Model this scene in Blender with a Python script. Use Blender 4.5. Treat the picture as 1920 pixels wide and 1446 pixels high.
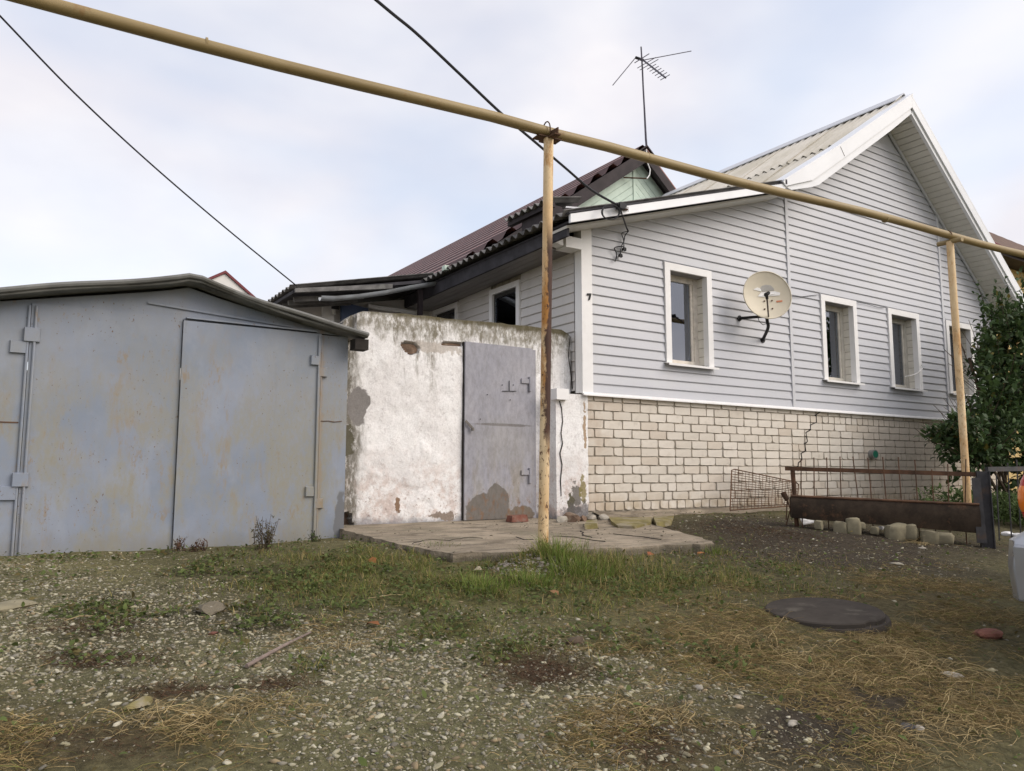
import bpy, math, random
import numpy as np
from mathutils import Matrix, Vector
random.seed(7); RNG = np.random.default_rng(7)
for o in list(bpy.data.objects): bpy.data.objects.remove(o)
S = bpy.context.scene; COL = S.collection

# ------------------------------------------------------------------ camera
FPX, PITCH, YAW = 1430.0, math.radians(6.45), math.radians(56.7)
cd = bpy.data.cameras.new('camera'); cam = bpy.data.objects.new('camera', cd); COL.objects.link(cam)
cd.sensor_fit = 'HORIZONTAL'; cd.sensor_width = 36; cd.lens = 36*FPX/1920; cd.clip_start = .05; cd.clip_end = 3000
cam.rotation_euler = (math.pi/2+PITCH, 0, YAW-math.pi/2)
S.camera = cam
# ------------------------------------------------------------------ sky
SUN_EL, SUN_AZ = math.radians(38), math.radians(-52)      # direction towards the sun, azimuth from +x
w = bpy.data.worlds.new('World'); S.world = w; w.use_nodes = True
nt = w.node_tree; nt.nodes.clear()
def wn(t, **k):
    n = nt.nodes.new(t)
    for a, b in k.items(): setattr(n, a, b)
    return n
sky = wn('ShaderNodeTexSky', sky_type='NISHITA', sun_disc=False)
sky.sun_elevation = SUN_EL; sky.sun_rotation = math.pi/2-SUN_AZ; sky.air_density = 1.0; sky.dust_density = 2.0
tc = wn('ShaderNodeTexCoord'); mp = wn('ShaderNodeMapping'); mp.inputs['Scale'].default_value = (1, 1, 1.9)
nt.links.new(tc.outputs['Generated'], mp.inputs['Vector'])
n1 = wn('ShaderNodeTexNoise'); n1.inputs['Scale'].default_value = 2.1; n1.inputs['Detail'].default_value = 3.5; n1.inputs['Roughness'].default_value = .45; n1.inputs['Distortion'].default_value = .35
n2 = wn('ShaderNodeTexNoise'); n2.inputs['Scale'].default_value = 4.3; n2.inputs['Detail'].default_value = 4; n2.inputs['Roughness'].default_value = .5
nt.links.new(mp.outputs['Vector'], n1.inputs['Vector']); nt.links.new(mp.outputs['Vector'], n2.inputs['Vector'])
r1 = wn('ShaderNodeValToRGB'); r1.color_ramp.elements[0].position = .38; r1.color_ramp.elements[1].position = .6
r1.color_ramp.elements[0].color = (.5, .5, .5, 1); r1.color_ramp.elements[1].color = (1, 1, 1, 1)
r2 = wn('ShaderNodeValToRGB'); r2.color_ramp.elements[0].position = .35; r2.color_ramp.elements[1].position = .68
r2.color_ramp.elements[0].color = (6.8, 6.65, 7.1, 1); r2.color_ramp.elements[1].color = (7.9, 7.7, 7.85, 1)
nt.links.new(n1.outputs['Fac'], r1.inputs['Fac']); nt.links.new(n2.outputs['Fac'], r2.inputs['Fac'])
mx = wn('ShaderNodeMix', data_type='RGBA'); gain = wn('ShaderNodeMix', data_type='RGBA', blend_type='MULTIPLY')
gain.inputs[0].default_value = 1; gain.inputs[7].default_value = (2.55, 2.3, 2.05, 1)     # thin cloud brightens the blue gaps
nt.links.new(sky.outputs['Color'], gain.inputs[6])
nt.links.new(r1.outputs['Color'], mx.inputs[0]); nt.links.new(gain.outputs[2], mx.inputs[6]); nt.links.new(r2.outputs['Color'], mx.inputs[7])
bg = wn('ShaderNodeBackground'); bg.inputs['Strength'].default_value = .1
wo = wn('ShaderNodeOutputWorld'); nt.links.new(mx.outputs[2], bg.inputs['Color']); nt.links.new(bg.outputs[0], wo.inputs['Surface'])
# ------------------------------------------------------------------ sun behind thin cloud
sl = bpy.data.lights.new('sun', 'SUN'); sl.energy = 1.6; sl.angle = math.radians(42); sl.color = (1, .955, .89)
so = bpy.data.objects.new('sun', sl); COL.objects.link(so); so.location = (6, -12, 14)
so.rotation_euler = Vector((-math.cos(SUN_AZ)*math.cos(SUN_EL), -math.sin(SUN_AZ)*math.cos(SUN_EL), -math.sin(SUN_EL))).to_track_quat('-Z', 'Y').to_euler()
S.view_settings.view_transform = 'Standard'; S.view_settings.look = 'None'; S.view_settings.exposure = 0.38; S.view_settings.gamma = 1
S.render.engine = 'CYCLES'

# ------------------------------------------------------------------ pixel -> ray helpers (camera stands at the origin)
cy, sy = math.cos(YAW), math.sin(YAW); cp, sp = math.cos(PITCH), math.sin(PITCH)
CF = np.array([cy*cp, sy*cp, sp]); CR = np.array([sy, -cy, 0.]); CU = np.cross(CR, CF)
def ray(x, y): return CF+(x-960)/FPX*CR-(y-723)/FPX*CU
def onY(x, y, Y): d = ray(x, y); return d*(Y/d[1])
def onX(x, y, X): d = ray(x, y); return d*(X/d[0])
def onZ(x, y, Z): d = ray(x, y); return d*(Z/d[2])
def proj(P):
    P = np.asarray(P, float); c = P@CF
    return 960+FPX*(P@CR)/c, 723-FPX*(P@CU)/c, c
# ------------------------------------------------------------------ noise and ground height
_T = RNG.random((256, 256))
def vnoise(x, y, s=1.0, seed=0):
    x = np.asarray(x, float)*s+seed*17.3; y = np.asarray(y, float)*s+seed*9.7
    i = np.floor(x).astype(int); j = np.floor(y).astype(int); u = x-i; v = y-j
    u = u*u*(3-2*u); v = v*v*(3-2*v)
    a = _T[i % 256, j % 256]; b = _T[(i+1) % 256, j % 256]; c = _T[i % 256, (j+1) % 256]; d = _T[(i+1) % 256, (j+1) % 256]
    return (a*(1-u)+b*u)*(1-v)+(c*(1-u)+d*u)*v
def fbm(x, y, s=1.0, seed=0, o=4):
    r = 0; a = .5
    for k in range(o): r = r+a*vnoise(x, y, s*2**k, seed+k); a *= .5
    return r/(1-.5**o)
def sm(x, a, b): t = np.clip((np.asarray(x, float)-a)/(b-a), 0, 1); return t*t*(3-2*t)
GY = [-80, -5, -2, 0, 1, 2.5, 4.35, 5.5, 6.3, 7, 80]; GZ = [-1.7, -1.6, -1.45, -1.17, -.95, -.755, -.628, -.578, -.562, -.56, -.5]
def gbase(x, y):
    z = np.interp(y, GY, GZ)
    return z+.10*sm(x, 4.7, 6.4)*sm(y, 3, 4.8)
def gz(x, y):
    near = 1-sm(np.hypot(x-3, y-3), 8, 30)
    z = gbase(x, y)+near*((fbm(x, y, .9, 3, 3)-.5)*.05+(fbm(x, y, 6, 5, 3)-.5)*.022)
    q = np.hypot(np.asarray(x)-3.62, np.asarray(y)-2.535); kq = 1-sm(q, .32, .8); z = z*(1-kq)+(gbase(x, y)+.006)*kq
    z = z+.05*np.exp(-((np.asarray(x)-2.2)**2/.16+(np.asarray(y)-5.35)**2/.45))
    m = np.hypot(np.asarray(x)-3.02, np.asarray(y)-4.22)
    return z+.075*(1-sm(m, .05, .38))
def gpt(px, py):                       # the ground point seen at a pixel
    d = ray(px, py); t = .5
    for _ in range(400):
        p = d*t
        if p[2] < gbase(p[0], p[1]): break
        t += .03
    return p

# ------------------------------------------------------------------ material helper
class NT:
    def __init__(s, name, rough=.8, spec=.3, metal=0):
        s.m = bpy.data.materials.new(name); s.m.use_nodes = True; s.t = s.m.node_tree
        s.b = s.t.nodes['Principled BSDF']; s.b.inputs['Roughness'].default_value = rough
        s.b.inputs['Specular IOR Level'].default_value = spec; s.b.inputs['Metallic'].default_value = metal
        s._pos = None
    def n(s, t, **k):
        q = s.t.nodes.new(t)
        for a, b in k.items(): setattr(q, a, b)
        return q
    def put(s, sock, v):
        if hasattr(v, 'is_output'): s.t.links.new(v, sock)
        elif isinstance(v, (tuple, list)): sock.default_value = (*v, 1) if (len(v) == 3 and len(sock.default_value) == 4) else v
        else: sock.default_value = v
    def pos(s):
        if s._pos is None: s._pos = s.n('ShaderNodeNewGeometry').outputs['Position']
        return s._pos
    def map(s, scale, loc=(0, 0, 0), vec=None):
        q = s.n('ShaderNodeMapping'); s.put(q.inputs['Vector'], vec or s.pos()); q.inputs['Scale'].default_value = scale; q.inputs['Location'].default_value = loc
        return q.outputs[0]
    def noise(s, scale=5, detail=4, rough=.55, stretch=(1, 1, 1), loc=(0, 0, 0), dist=0):
        q = s.n('ShaderNodeTexNoise'); s.put(q.inputs['Vector'], s.map(stretch, loc)); q.inputs['Scale'].default_value = scale
        q.inputs['Detail'].default_value = detail; q.inputs['Roughness'].default_value = rough; q.inputs['Distortion'].default_value = dist
        return q.outputs['Fac']
    def voro(s, scale, feature='F1', out='Distance', stretch=(1, 1, 1)):
        q = s.n('ShaderNodeTexVoronoi', feature=feature); s.put(q.inputs['Vector'], s.map(stretch)); q.inputs['Scale'].default_value = scale
        return q.outputs[out]
    def step(s, v, a, b, lo=0., hi=1.):
        q = s.n('ShaderNodeMapRange', interpolation_type='SMOOTHSTEP'); s.put(q.inputs[0], v)
        q.inputs[1].default_value = a; q.inputs[2].default_value = b; q.inputs[3].default_value = lo; q.inputs[4].default_value = hi
        return q.outputs[0]
    def mix(s, f, a, b, blend='MIX'):
        q = s.n('ShaderNodeMix', data_type='RGBA', blend_type=blend); s.put(q.inputs[0], f); s.put(q.inputs[6], a); s.put(q.inputs[7], b)
        return q.outputs[2]
    def math(s, op, a, b=0.): q = s.n('ShaderNodeMath', operation=op); s.put(q.inputs[0], a); s.put(q.inputs[1], b); return q.outputs[0]
    def axis(s, k): q = s.n('ShaderNodeSeparateXYZ'); s.put(q.inputs[0], s.pos()); return q.outputs[k]
    def rnd(s): return s.n('ShaderNodeObjectInfo').outputs['Random']
    def attr(s, name): q = s.n('ShaderNodeAttribute'); q.attribute_name = name; return q.outputs['Color']
    def bump(s, h, strength=.4, dist=.01):
        q = s.n('ShaderNodeBump'); q.inputs['Strength'].default_value = strength; q.inputs['Distance'].default_value = dist; s.put(q.inputs['Height'], h)
        s.t.links.new(q.outputs[0], s.b.inputs['Normal'])
    def col(s, c): s.put(s.b.inputs['Base Color'], c); return s
    def rough(s, v): s.put(s.b.inputs['Roughness'], v); return s
M = {}
def simple(name, c, rough=.7, var=.12, scale=8, bump=.15, spec=.3, metal=0, dirt=None, stretch=(1, 1, 1)):
    a = NT(name, rough, spec, metal); n = a.noise(scale, 5, .6, stretch)
    lo = tuple(v*(1-var) for v in c); hi = tuple(min(1, v*(1+var)) for v in c)
    k = a.mix(a.step(n, .3, .7), lo, hi)
    if dirt: k = a.mix(a.step(a.noise(scale*.6, 6, .65, stretch, (3, 1, 7)), dirt[1], dirt[1]+.15, 0, dirt[2]), k, dirt[0])
    a.col(k)
    if bump: a.bump(a.noise(scale*6, 4, .6), bump, .004)
    M[name] = a.m
    return a.m
# ---- vinyl siding
a = NT('siding', .42, .35)
k = a.mix(a.step(a.noise(.9, 4), .35, .65), (.485, .493, .525), (.53, .535, .56))
k = a.mix(a.step(a.noise(3, 6, .65, (1, 1, .35)), .52, .75, 0, .35), k, (.46, .455, .44))
rv = a.rnd(); k = a.mix(a.step(rv, 0, 1, 0, .3), k, (.445, .455, .495)); a.col(k); a.bump(a.noise(70, 3, .6, (.25, .25, 1)), .06, .003); M['siding'] = a.m
a = NT('side_siding', .42, .35)
k = a.mix(a.step(a.noise(1.3, 4), .35, .65), (.58, .555, .53), (.63, .605, .58)); k = a.mix(a.step(a.noise(3, 6, .65, (1, 1, .35)), .5, .75, 0, .4), k, (.47, .44, .40)); a.col(k); M['side_siding'] = a.m
simple('trim_white', (.80, .79, .78), .4, .03, 5, .03, dirt=((.55, .52, .48), .62, .5))
simple('trim_grey', (.57, .575, .60), .4, .04, 5, .03)
simple('cover_white', (.74, .75, .77), .32, .04, 2, .03, spec=.45, dirt=((.5, .49, .47), .64, .5))
simple('soffit', (.63, .61, .56), .5, .05, 5, .03)
# ---- sand-lime brick
a = NT('brick', .85, .2); rv = a.rnd()
k = a.mix(rv, (.60, .55, .475), (.69, .64, .565)); k = a.mix(a.step(a.math('FRACT', a.math('MULTIPLY', rv, 7.3)), .82, .97, 0, .5), k, (.52, .44, .35))
k = a.mix(a.step(a.noise(9, 6, .6), .52, .72, 0, .4), k, (.45, .40, .33))
z = a.axis(2); k = a.mix(a.math('MULTIPLY', a.step(z, -.18, -.40), a.step(a.noise(5, 5), .35, .6, 0, .65)), k, (.40, .32, .21))
x = a.axis(0); k = a.mix(a.math('MULTIPLY', a.step(x, 5.7, 5.0), a.step(a.noise(4, 4), .35, .65, 0, .6)), k, (.44, .34, .25))
a.col(k); a.bump(a.noise(90, 5, .65), .35, .004); M['brick'] = a.m
simple('mortar', (.33, .295, .24), .95, .25, 20, .6)
simple('crack_gap_dark', (.035, .03, .027), .95, .2, 20, .3)
# ---- roofs
a = NT('slate', .85, .2); k = a.mix(a.step(a.noise(2, 5), .35, .65), (.52, .485, .41), (.62, .585, .52)); k = a.mix(a.step(a.noise(7, 6, .7), .55, .75, 0, .4), k, (.36, .33, .28)); a.col(k); a.bump(a.noise(40, 4), .3, .004); M['slate'] = a.m
simple('old_slate', (.16, .155, .15), .9, .35, 6, .5, dirt=((.30, .31, .27), .55, .6))
simple('eave_dark', (.045, .043, .05), .8, .3, 7, .3)
simple('eave_board', (.25, .235, .23), .7, .15, 7, .2, stretch=(1, .15, 1))
simple('brown_metal', (.27, .115, .095), .45, .18, 3, .08, spec=.4, dirt=((.09, .045, .04), .55, .7))
simple('brown_pan_shade', (.075, .036, .034), .6, .2, 3, .1)  # darker copy of the roof brown: shade between the ribs put into the colour
simple('brown_dark', (.03, .022, .024), .7, .3, 5, .3)
simple('mint', (.58, .69, .60), .7, .06, 6, .15, dirt=((.42, .47, .40), .6, .5))
simple('black', (.018, .018, .02), .6, .2, 10, .1)
simple('wire', (.02, .02, .024), .55, .2, 10, 0)
simple('antenna_metal', (.07, .065, .085), .5, .2, 10, 0, metal=.3)
# ---- windows
a = NT('glass', .03, .5)
tr = a.n('ShaderNodeBsdfTransparent'); gl = a.n('ShaderNodeBsdfGlossy'); gl.inputs['Roughness'].default_value = .02; gl.inputs['Color'].default_value = (.85, .9, 1, 1); tr.inputs[0].default_value = (.72, .76, .78, 1)
fr = a.n('ShaderNodeFresnel'); fr.inputs[0].default_value = 1.6; ms = a.n('ShaderNodeMixShader')
a.put(ms.inputs[0], a.math('MAXIMUM', fr.outputs[0], .26)); a.t.links.new(tr.outputs[0], ms.inputs[1]); a.t.links.new(gl.outputs[0], ms.inputs[2])
a.t.links.new(ms.outputs[0], a.t.nodes['Material Output'].inputs['Surface']); M['glass'] = a.m
simple('room', (.05, .048, .045), .9, .2, 3, 0)
simple('sash', (.50, .47, .41), .6, .12, 12, .2, dirt=((.28, .2, .14), .6, .8))
simple('reveal_paint', (.66, .63, .56), .8, .08, 10, .3)
simple('old_sash', (.60, .55, .48), .65, .15, 14, .3, dirt=((.22, .14, .1), .58, .9))
simple('curtain', (.42, .41, .38), .9, .12, 3, 0, stretch=(6, 6, .3))
# ---- garage paint
def spot(a, nz_, cx, cz, rx, rz, soft=.12, wob=1.1, hi=1.):
    """ragged patch around (cx, cz) in a wall plane"""
    dx = a.math('DIVIDE', a.math('SUBTRACT', a.axis(0), cx), rx); dz = a.math('DIVIDE', a.math('SUBTRACT', a.axis(2), cz), rz)
    d = a.math('SQRT', a.math('ADD', a.math('MULTIPLY', dx, dx), a.math('MULTIPLY', dz, dz)))
    return a.step(a.math('ADD', d, a.math('MULTIPLY', a.math('SUBTRACT', nz_, .5), wob*2)), 1+soft, 1-soft, 0, hi)
a = NT('garage_paint', .55, .3)
base = a.mix(a.step(a.noise(1.1, 5, .58, dist=.4), .35, .68), (.21, .245, .305), (.265, .295, .36))
base = a.mix(a.step(a.noise(3.2, 7, .66, (1, 1, .6)), .46, .64, 0, .45), base, (.31, .335, .385))
lowz = a.step(a.axis(2), 1.2, .0, .25, 1.0)
st = a.math('MULTIPLY', a.step(a.noise(1.7, 8, .68, (1, 1, .45), (4, 0, 2)), .42, .54, 0, .9), lowz); st = a.math('MULTIPLY', st, a.step(a.noise(30, 5, .7, (1, 1, .5)), .32, .60, .45, 1.)); base = a.mix(st, base, (.27, .26, .215))
ru = a.math('MULTIPLY', a.step(a.noise(8, 8, .78, (1, 1, .3), (9, 0, 3)), .50, .66, 0, .75), lowz); base = a.mix(a.math('MULTIPLY', ru, a.step(a.noise(1.4, 3, .5, loc=(6, 0, 1)), .36, .52)), base, (.285, .225, .15))
base = a.mix(a.math('MULTIPLY', a.step(a.noise(60, 3, .6, (1, 1, .7)), .66, .71, 0, .85), a.step(a.noise(3, 3, .5), .42, .55)), base, (.13, .065, .03))
base = a.mix(a.math('MULTIPLY', a.step(a.noise(15, 7, .75, (1, 1, .35)), .56, .66, 0, .6), a.step(a.noise(1.9, 3, .5, loc=(2, 0, 5)), .48, .60)), base, (.27, .19, .10))
base = a.mix(a.step(a.noise(5, 7, .7, (1, 1, .16), (1, 5, 2)), .56, .72, 0, .4), base, (.20, .205, .22))
base = a.mix(a.step(a.math('ADD', a.axis(2), a.math('MULTIPLY', a.math('SUBTRACT', a.noise(6, 5), .5), .3)), -.38, -.60, 0, .6), base, (.21, .20, .18))
base = a.mix(spot(a, a.noise(5, 5, .6), 2.36, -.42, .06, .22, .1, .8), base, (.15, .155, .165)); base = a.mix(spot(a, a.noise(6, 6, .7), 2.15, .3, .022, .9, .7, 2.4, .45), base, (.33, .225, .12))
a.col(base); a.bump(a.math('ADD', a.noise(3.5, 4), a.math('MULTIPLY', a.noise(55, 4, .7), .4)), .14, .008); M['garage_paint'] = a.m
simple('garage_roof', (.17, .17, .16), .6, .25, 4, .25, dirt=((.09, .085, .07), .5, .8))
simple('zinc', (.30, .32, .34), .5, .15, 5, .15, dirt=((.16, .16, .15), .55, .6))
simple('roof_top', (.34, .31, .28), .6, .2, 3, .2, dirt=((.27, .10, .06), .6, .7))
# ---- whitewashed wall
a = NT('whitewash', .92, .15); z = a.axis(2); x = a.axis(0)
k = a.mix(a.step(a.noise(2.2, 6, .6), .35, .65), (.76, .74, .73), (.86, .85, .84))
k = a.mix(a.step(a.noise(20, 7, .75), .52, .66, 0, .5), k, (.47, .435, .425))
k = a.mix(a.math('MULTIPLY', a.step(a.noise(6, 7, .72, (1, 1, 1), (1, 0, 4)), .44, .62, 0, .7), a.step(z, .35, -.30)), k, (.52, .40, .345))
k = a.mix(a.math('MULTIPLY', a.step(a.noise(34, 5, .75), .58, .64, 0, .8), a.step(z, .1, -.4)), k, (.24, .16, .125))
stk = a.noise(4.2, 7, .72, (1, 1, .13), (7, 0, 0)); fine = a.noise(26, 6, .75, (1, 1, .45))
k = a.mix(a.math('MULTIPLY', a.math('MULTIPLY', a.step(z, .45, 1.25), a.step(stk, .50, .62, 0, .95)), a.step(fine, .36, .56)), k, (.215, .19, .15))
k = a.mix(a.math('MULTIPLY', a.step(a.math('ADD', z, a.math('MULTIPLY', a.math('SUBTRACT', a.noise(7, 6, .72, (1, 1, .5), (2, 0, 9)), .5), .55)), 1.20, 1.36), a.step(fine, .34, .58, .15, .85)), k, (.205, .185, .135))
k = a.mix(a.step(a.math('ADD', z, a.math('MULTIPLY', a.math('SUBTRACT', a.noise(12, 5, .6), .5), .12)), 1.41, 1.47, 0, .9), k, (.10, .085, .045))
lw = a.math('MULTIPLY', a.step(a.math('ADD', x, a.math('MULTIPLY', a.math('SUBTRACT', a.noise(5, 6, .72, (1, 1, .3), (0, 0, 3)), .5), .5)), 2.66, 2.50), a.step(fine, .32, .55, .3, .95)); k = a.mix(lw, k, (.15, .135, .105))
k = a.mix(a.step(a.math('ADD', z, a.math('MULTIPLY', a.math('SUBTRACT', a.noise(9, 6, .65), .5), .22)), -.38, -.48, 0, .85), k, (.235, .235, .25))
wn1 = a.noise(5.5, 6, .62, (1, 1, 1), (3, 3, 3)); wn2 = a.noise(13, 6, .65, (1, 1, 1), (8, 1, 3))
k = a.mix(spot(a, wn1, 2.58, .60, .10, .19, .06, .7), k, (.23, .215, .205))                       # cement repair by the garage
k = a.mix(a.math('MULTIPLY', spot(a, wn2, 2.48, .25, .06, .14, .1, 1.4), 1.), k, (.13, .12, .085))
k = a.mix(spot(a, wn2, 2.97, -.30, .03, .06, .1, 2.0), k, (.23, .15, .10)); k = a.mix(spot(a, wn2, 3.45, -.41, .12, .04, .1, 1.8), k, (.27, .22, .18))
k = a.mix(spot(a, wn2, 3.35, 1.18, .30, .05, .2, 1.5, .8), k, (.48, .43, .38)); k = a.mix(spot(a, wn2, 4.86, -.30, .08, .16, .15, 2.2), k, (.20, .185, .17))
k = a.mix(spot(a, wn2, 4.955, -.18, .035, .12, .1, 2.6, .85), k, (.24, .20, .075)); k = a.mix(spot(a, wn2, 4.80, -.36, .045, .14, .1, 1.5), k, (.12, .11, .075)); k = a.mix(spot(a, wn2, 4.99, .45, .02, .2, .1, 1.8), k, (.40, .30, .21))
k = a.mix(spot(a, wn2, 4.90, -.42, .2, .10, .25, 1.2, .8), k, (.13, .12, .12))
k = a.mix(1., k, a.mix(a.step(a.noise(45, 6, .75, loc=(4, 4, 4)), .32, .62), (.88, .875, .87), (1.05, 1.05, 1.05)), 'MULTIPLY'); a.col(k); a.bump(a.math('ADD', a.noise(9, 7, .7), a.math('MULTIPLY', a.noise(70, 5, .75), .6)), .7, .010); M['whitewash'] = a.m
simple('cement_patch', (.24, .225, .21), .95, .18, 10, .6, dirt=((.13, .12, .09), .58, .8))
simple('moss_patch', (.19, .16, .065), .95, .3, 9, .7, dirt=((.27, .235, .175), .48, .9))
simple('bare_brick', (.15, .10, .07), .95, .35, 14, .6, dirt=((.30, .24, .18), .55, .8))
a = NT('door_paint', .5, .35); z = a.axis(2); x = a.axis(0)
k = a.mix(a.step(a.noise(2.2, 5, .6), .35, .65), (.285, .285, .325), (.33, .325, .36)); k = a.mix(a.step(a.noise(4, 6, .7, (1, 1, .3)), .52, .7, 0, .6), k, (.34, .335, .33))
k = a.mix(a.math('MULTIPLY', a.step(z, .6, -.4), a.step(a.noise(6, 7, .7, (1, 1, .25)), .46, .68, 0, .8)), k, (.28, .245, .19)); k = a.mix(a.math('MULTIPLY', a.step(a.noise(26, 5, .7, (1, 1, .5)), .60, .68, 0, .8), a.step(z, .3, -.45)), k, (.17, .085, .045))
dn_ = a.noise(5, 6, .6, loc=(1, 2, 3)); k = a.mix(spot(a, dn_, 3.86, -.42, .20, .20, .03, .5), k, (.155, .14, .125)); k = a.mix(spot(a, dn_, 4.02, -.32, .13, .22, .03, .5), k, (.155, .14, .125)); k = a.mix(spot(a, dn_, 4.3, -.46, .16, .12, .05, .6), k, (.17, .14, .11)); k = a.mix(a.math('MULTIPLY', spot(a, dn_, 4.05, -.42, .5, .2, .3, .6), a.step(a.noise(16, 6, .75, (1, 1, .6)), .50, .64, 0, .85)), k, (.20, .11, .06))
k = a.mix(spot(a, a.noise(22, 5, .6), 4.10, .463, .33, .014, .25, .5, .9), k, (.13, .12, .12)); k = a.mix(spot(a, dn_, 4.1, .30, .34, .20, .6, .5, .35), k, (.30, .29, .27))
k = a.mix(1., k, a.mix(a.step(a.noise(24, 7, .78, (1, 1, .45), (4, 4, 4)), .30, .66), (.80, .79, .76), (1.10, 1.10, 1.10)), 'MULTIPLY'); a.col(k); a.bump(a.noise(4, 4), .1, .01); M['door_paint'] = a.m
simple('bare_metal', (.16, .145, .13), .7, .2, 12, .2, dirt=((.17, .085, .04), .55, .8), stretch=(1, 1, .4))
# ---- concrete
a = NT('slab', .95, .2); k = a.mix(a.step(a.noise(3, 6, .6), .35, .65), (.235, .195, .145), (.34, .285, .215)); k = a.mix(a.step(a.noise(7, 7, .75, (.4, 1.6, 1)), .47, .62, 0, .85), k, (.12, .10, .075)); k = a.mix(a.step(a.noise(2.2, 6, .7, loc=(3, 8, 1)), .52, .66, 0, .6), k, (.19, .17, .12)); k = a.mix(a.step(a.axis(2), -.565, -.60, 0, .75), k, (.10, .088, .062))
k = a.mix(a.step(a.noise(34, 4, .7), .60, .68, 0, .6), k, (.36, .33, .28)); a.col(k); a.bump(a.math('ADD', a.noise(14, 6, .7), a.noise(70, 3)), .7, .012); M['slab'] = a.m
simple('rubble', (.34, .31, .26), .95, .25, 14, .6, dirt=((.16, .14, .11), .5, .8))
simple('limestone', (.22, .195, .13), .95, .18, 10, .6, dirt=((.24, .21, .14), .52, .8))
simple('red_brick', (.17, .07, .05), .95, .3, 14, .5, dirt=((.2, .16, .13), .55, .7))
simple('white_scrap', (.72, .72, .72), .7, .08, 10, .2)
# ---- pipe and posts
a = NT('pipe_paint', .5, .35); k = a.mix(a.step(a.noise(2.5, 5, .6, (.5, 2, 2)), .3, .7), (.235, .17, .075), (.32, .24, .115)); k = a.mix(a.step(a.noise(9, 7, .7), .58, .68, 0, .8), k, (.24, .15, .06)); k = a.mix(a.step(a.noise(30, 4, .6), .68, .74, 0, .7), k, (.10, .05, .02))
a.col(k); a.bump(a.noise(20, 5), .15, .005); M['pipe_paint'] = a.m
def post_mat(name, cx, rz0, rz1, amt, lean=0.):
    a = NT(name, .65, .3); x = a.axis(0); y = a.axis(1); z = a.axis(2)
    k = a.mix(a.step(a.noise(3, 6, .65, (1, 1, .4)), .32, .68), (.60, .40, .20), (.74, .58, .36))
    k = a.mix(a.step(a.noise(12, 6, .7, (1, 1, .35)), .52, .66, 0, .75), k, (.42, .20, .05))
    k = a.mix(a.math('MULTIPLY', a.step(a.noise(5, 6, .7, (1, 1, .5), (8, 3, 1)), .45, .62, 0, amt), a.step(z, 1.7, 1.2)), k, (.40, .185, .045))
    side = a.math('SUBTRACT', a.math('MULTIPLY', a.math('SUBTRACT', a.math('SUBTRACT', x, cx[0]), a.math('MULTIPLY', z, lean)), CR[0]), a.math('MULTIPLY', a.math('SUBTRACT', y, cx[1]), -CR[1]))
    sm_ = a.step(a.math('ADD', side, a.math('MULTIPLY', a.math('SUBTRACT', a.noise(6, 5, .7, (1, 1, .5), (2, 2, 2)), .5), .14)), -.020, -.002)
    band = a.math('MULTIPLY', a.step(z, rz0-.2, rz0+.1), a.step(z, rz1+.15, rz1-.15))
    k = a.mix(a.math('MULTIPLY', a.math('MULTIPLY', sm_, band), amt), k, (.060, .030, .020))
    k = a.mix(a.math('MULTIPLY', a.step(a.noise(38, 6, .75, (1, 1, .55), (5, 1, 1)), .55, .60, 0, amt), a.step(z, 1.8, 1.3, .15, 1)), k, (.075, .03, .016))
    k = a.mix(a.math('MULTIPLY', a.step(z, -.50, -.60), .8), k, (.10, .05, .03))
    a.col(k); a.bump(a.noise(45, 5), .3, .004); M[name] = a.m
post_mat('post_rusty', (3.125, 4.336), .22, 1.72, 1.0, .023); post_mat('post_clean', (8.2, 4.01), 9, 9.5, .35)
a = NT('rust', .9, .2); k = a.mix(a.step(a.noise(7, 6, .65), .35, .65), (.075, .045, .03), (.14, .075, .045)); a.col(k); a.bump(a.noise(40, 5), .4, .005); M['rust'] = a.m
a = NT('trough_rust', .9, .2); k = a.mix(a.step(a.noise(5, 6, .7), .35, .65), (.030, .022, .016), (.060, .043, .03)); k = a.mix(a.step(a.noise(9, 7, .7, loc=(2, 5, 1)), .57, .7, 0, .6), k, (.16, .085, .05)); a.col(k); a.bump(a.noise(30, 5), .4, .006); M['trough_rust'] = a.m
simple('dark_steel', (.05, .048, .05), .7, .25, 8, .3, dirt=((.09, .055, .035), .55, .7))
simple('dish', (.62, .56, .44), .5, .05, 6, .05, dirt=((.45, .32, .18), .62, .5)); simple('dish_peel', (.78, .77, .75), .6, .04, 8, .1); simple('dish_grey', (.40, .385, .36), .6, .1, 8, .1); simple('orange_print', (.55, .2, .1), .6, .1, 8, 0)
simple('green_plastic', (.02, .16, .10), .4, .15, 10, 0); simple('vent_grey', (.23, .23, .22), .6, .2, 10, .1)
simple('manhole', (.055, .047, .040), .95, .16, 7, .25, spec=.12, dirt=((.15, .135, .11), .55, .6))
simple('yellow_brick', (.52, .38, .17), .9, .15, 10, .3); simple('tile_brown', (.12, .075, .055), .85, .35, 7, .4)
simple('dark_red', (.16, .04, .045), .6, .15, 6, .1); simple('far_white', (.66, .65, .62), .7, .05, 3, .1); simple('blue_panel', (.075, .105, .19), .5, .2, 4, .1, dirt=((.16, .17, .2), .55, .5))
simple('blue_scrap', (.02, .25, .42), .5, .1, 10, 0); simple('tan_brick', (.60, .42, .28), .9, .15, 14, .3); simple('bark', (.09, .065, .045), .9, .25, 14, .5); simple('stalk', (.36, .28, .15), .9, .15, 20, 0)
simple('stick', (.20, .155, .135), .9, .2, 20, .3)
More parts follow.
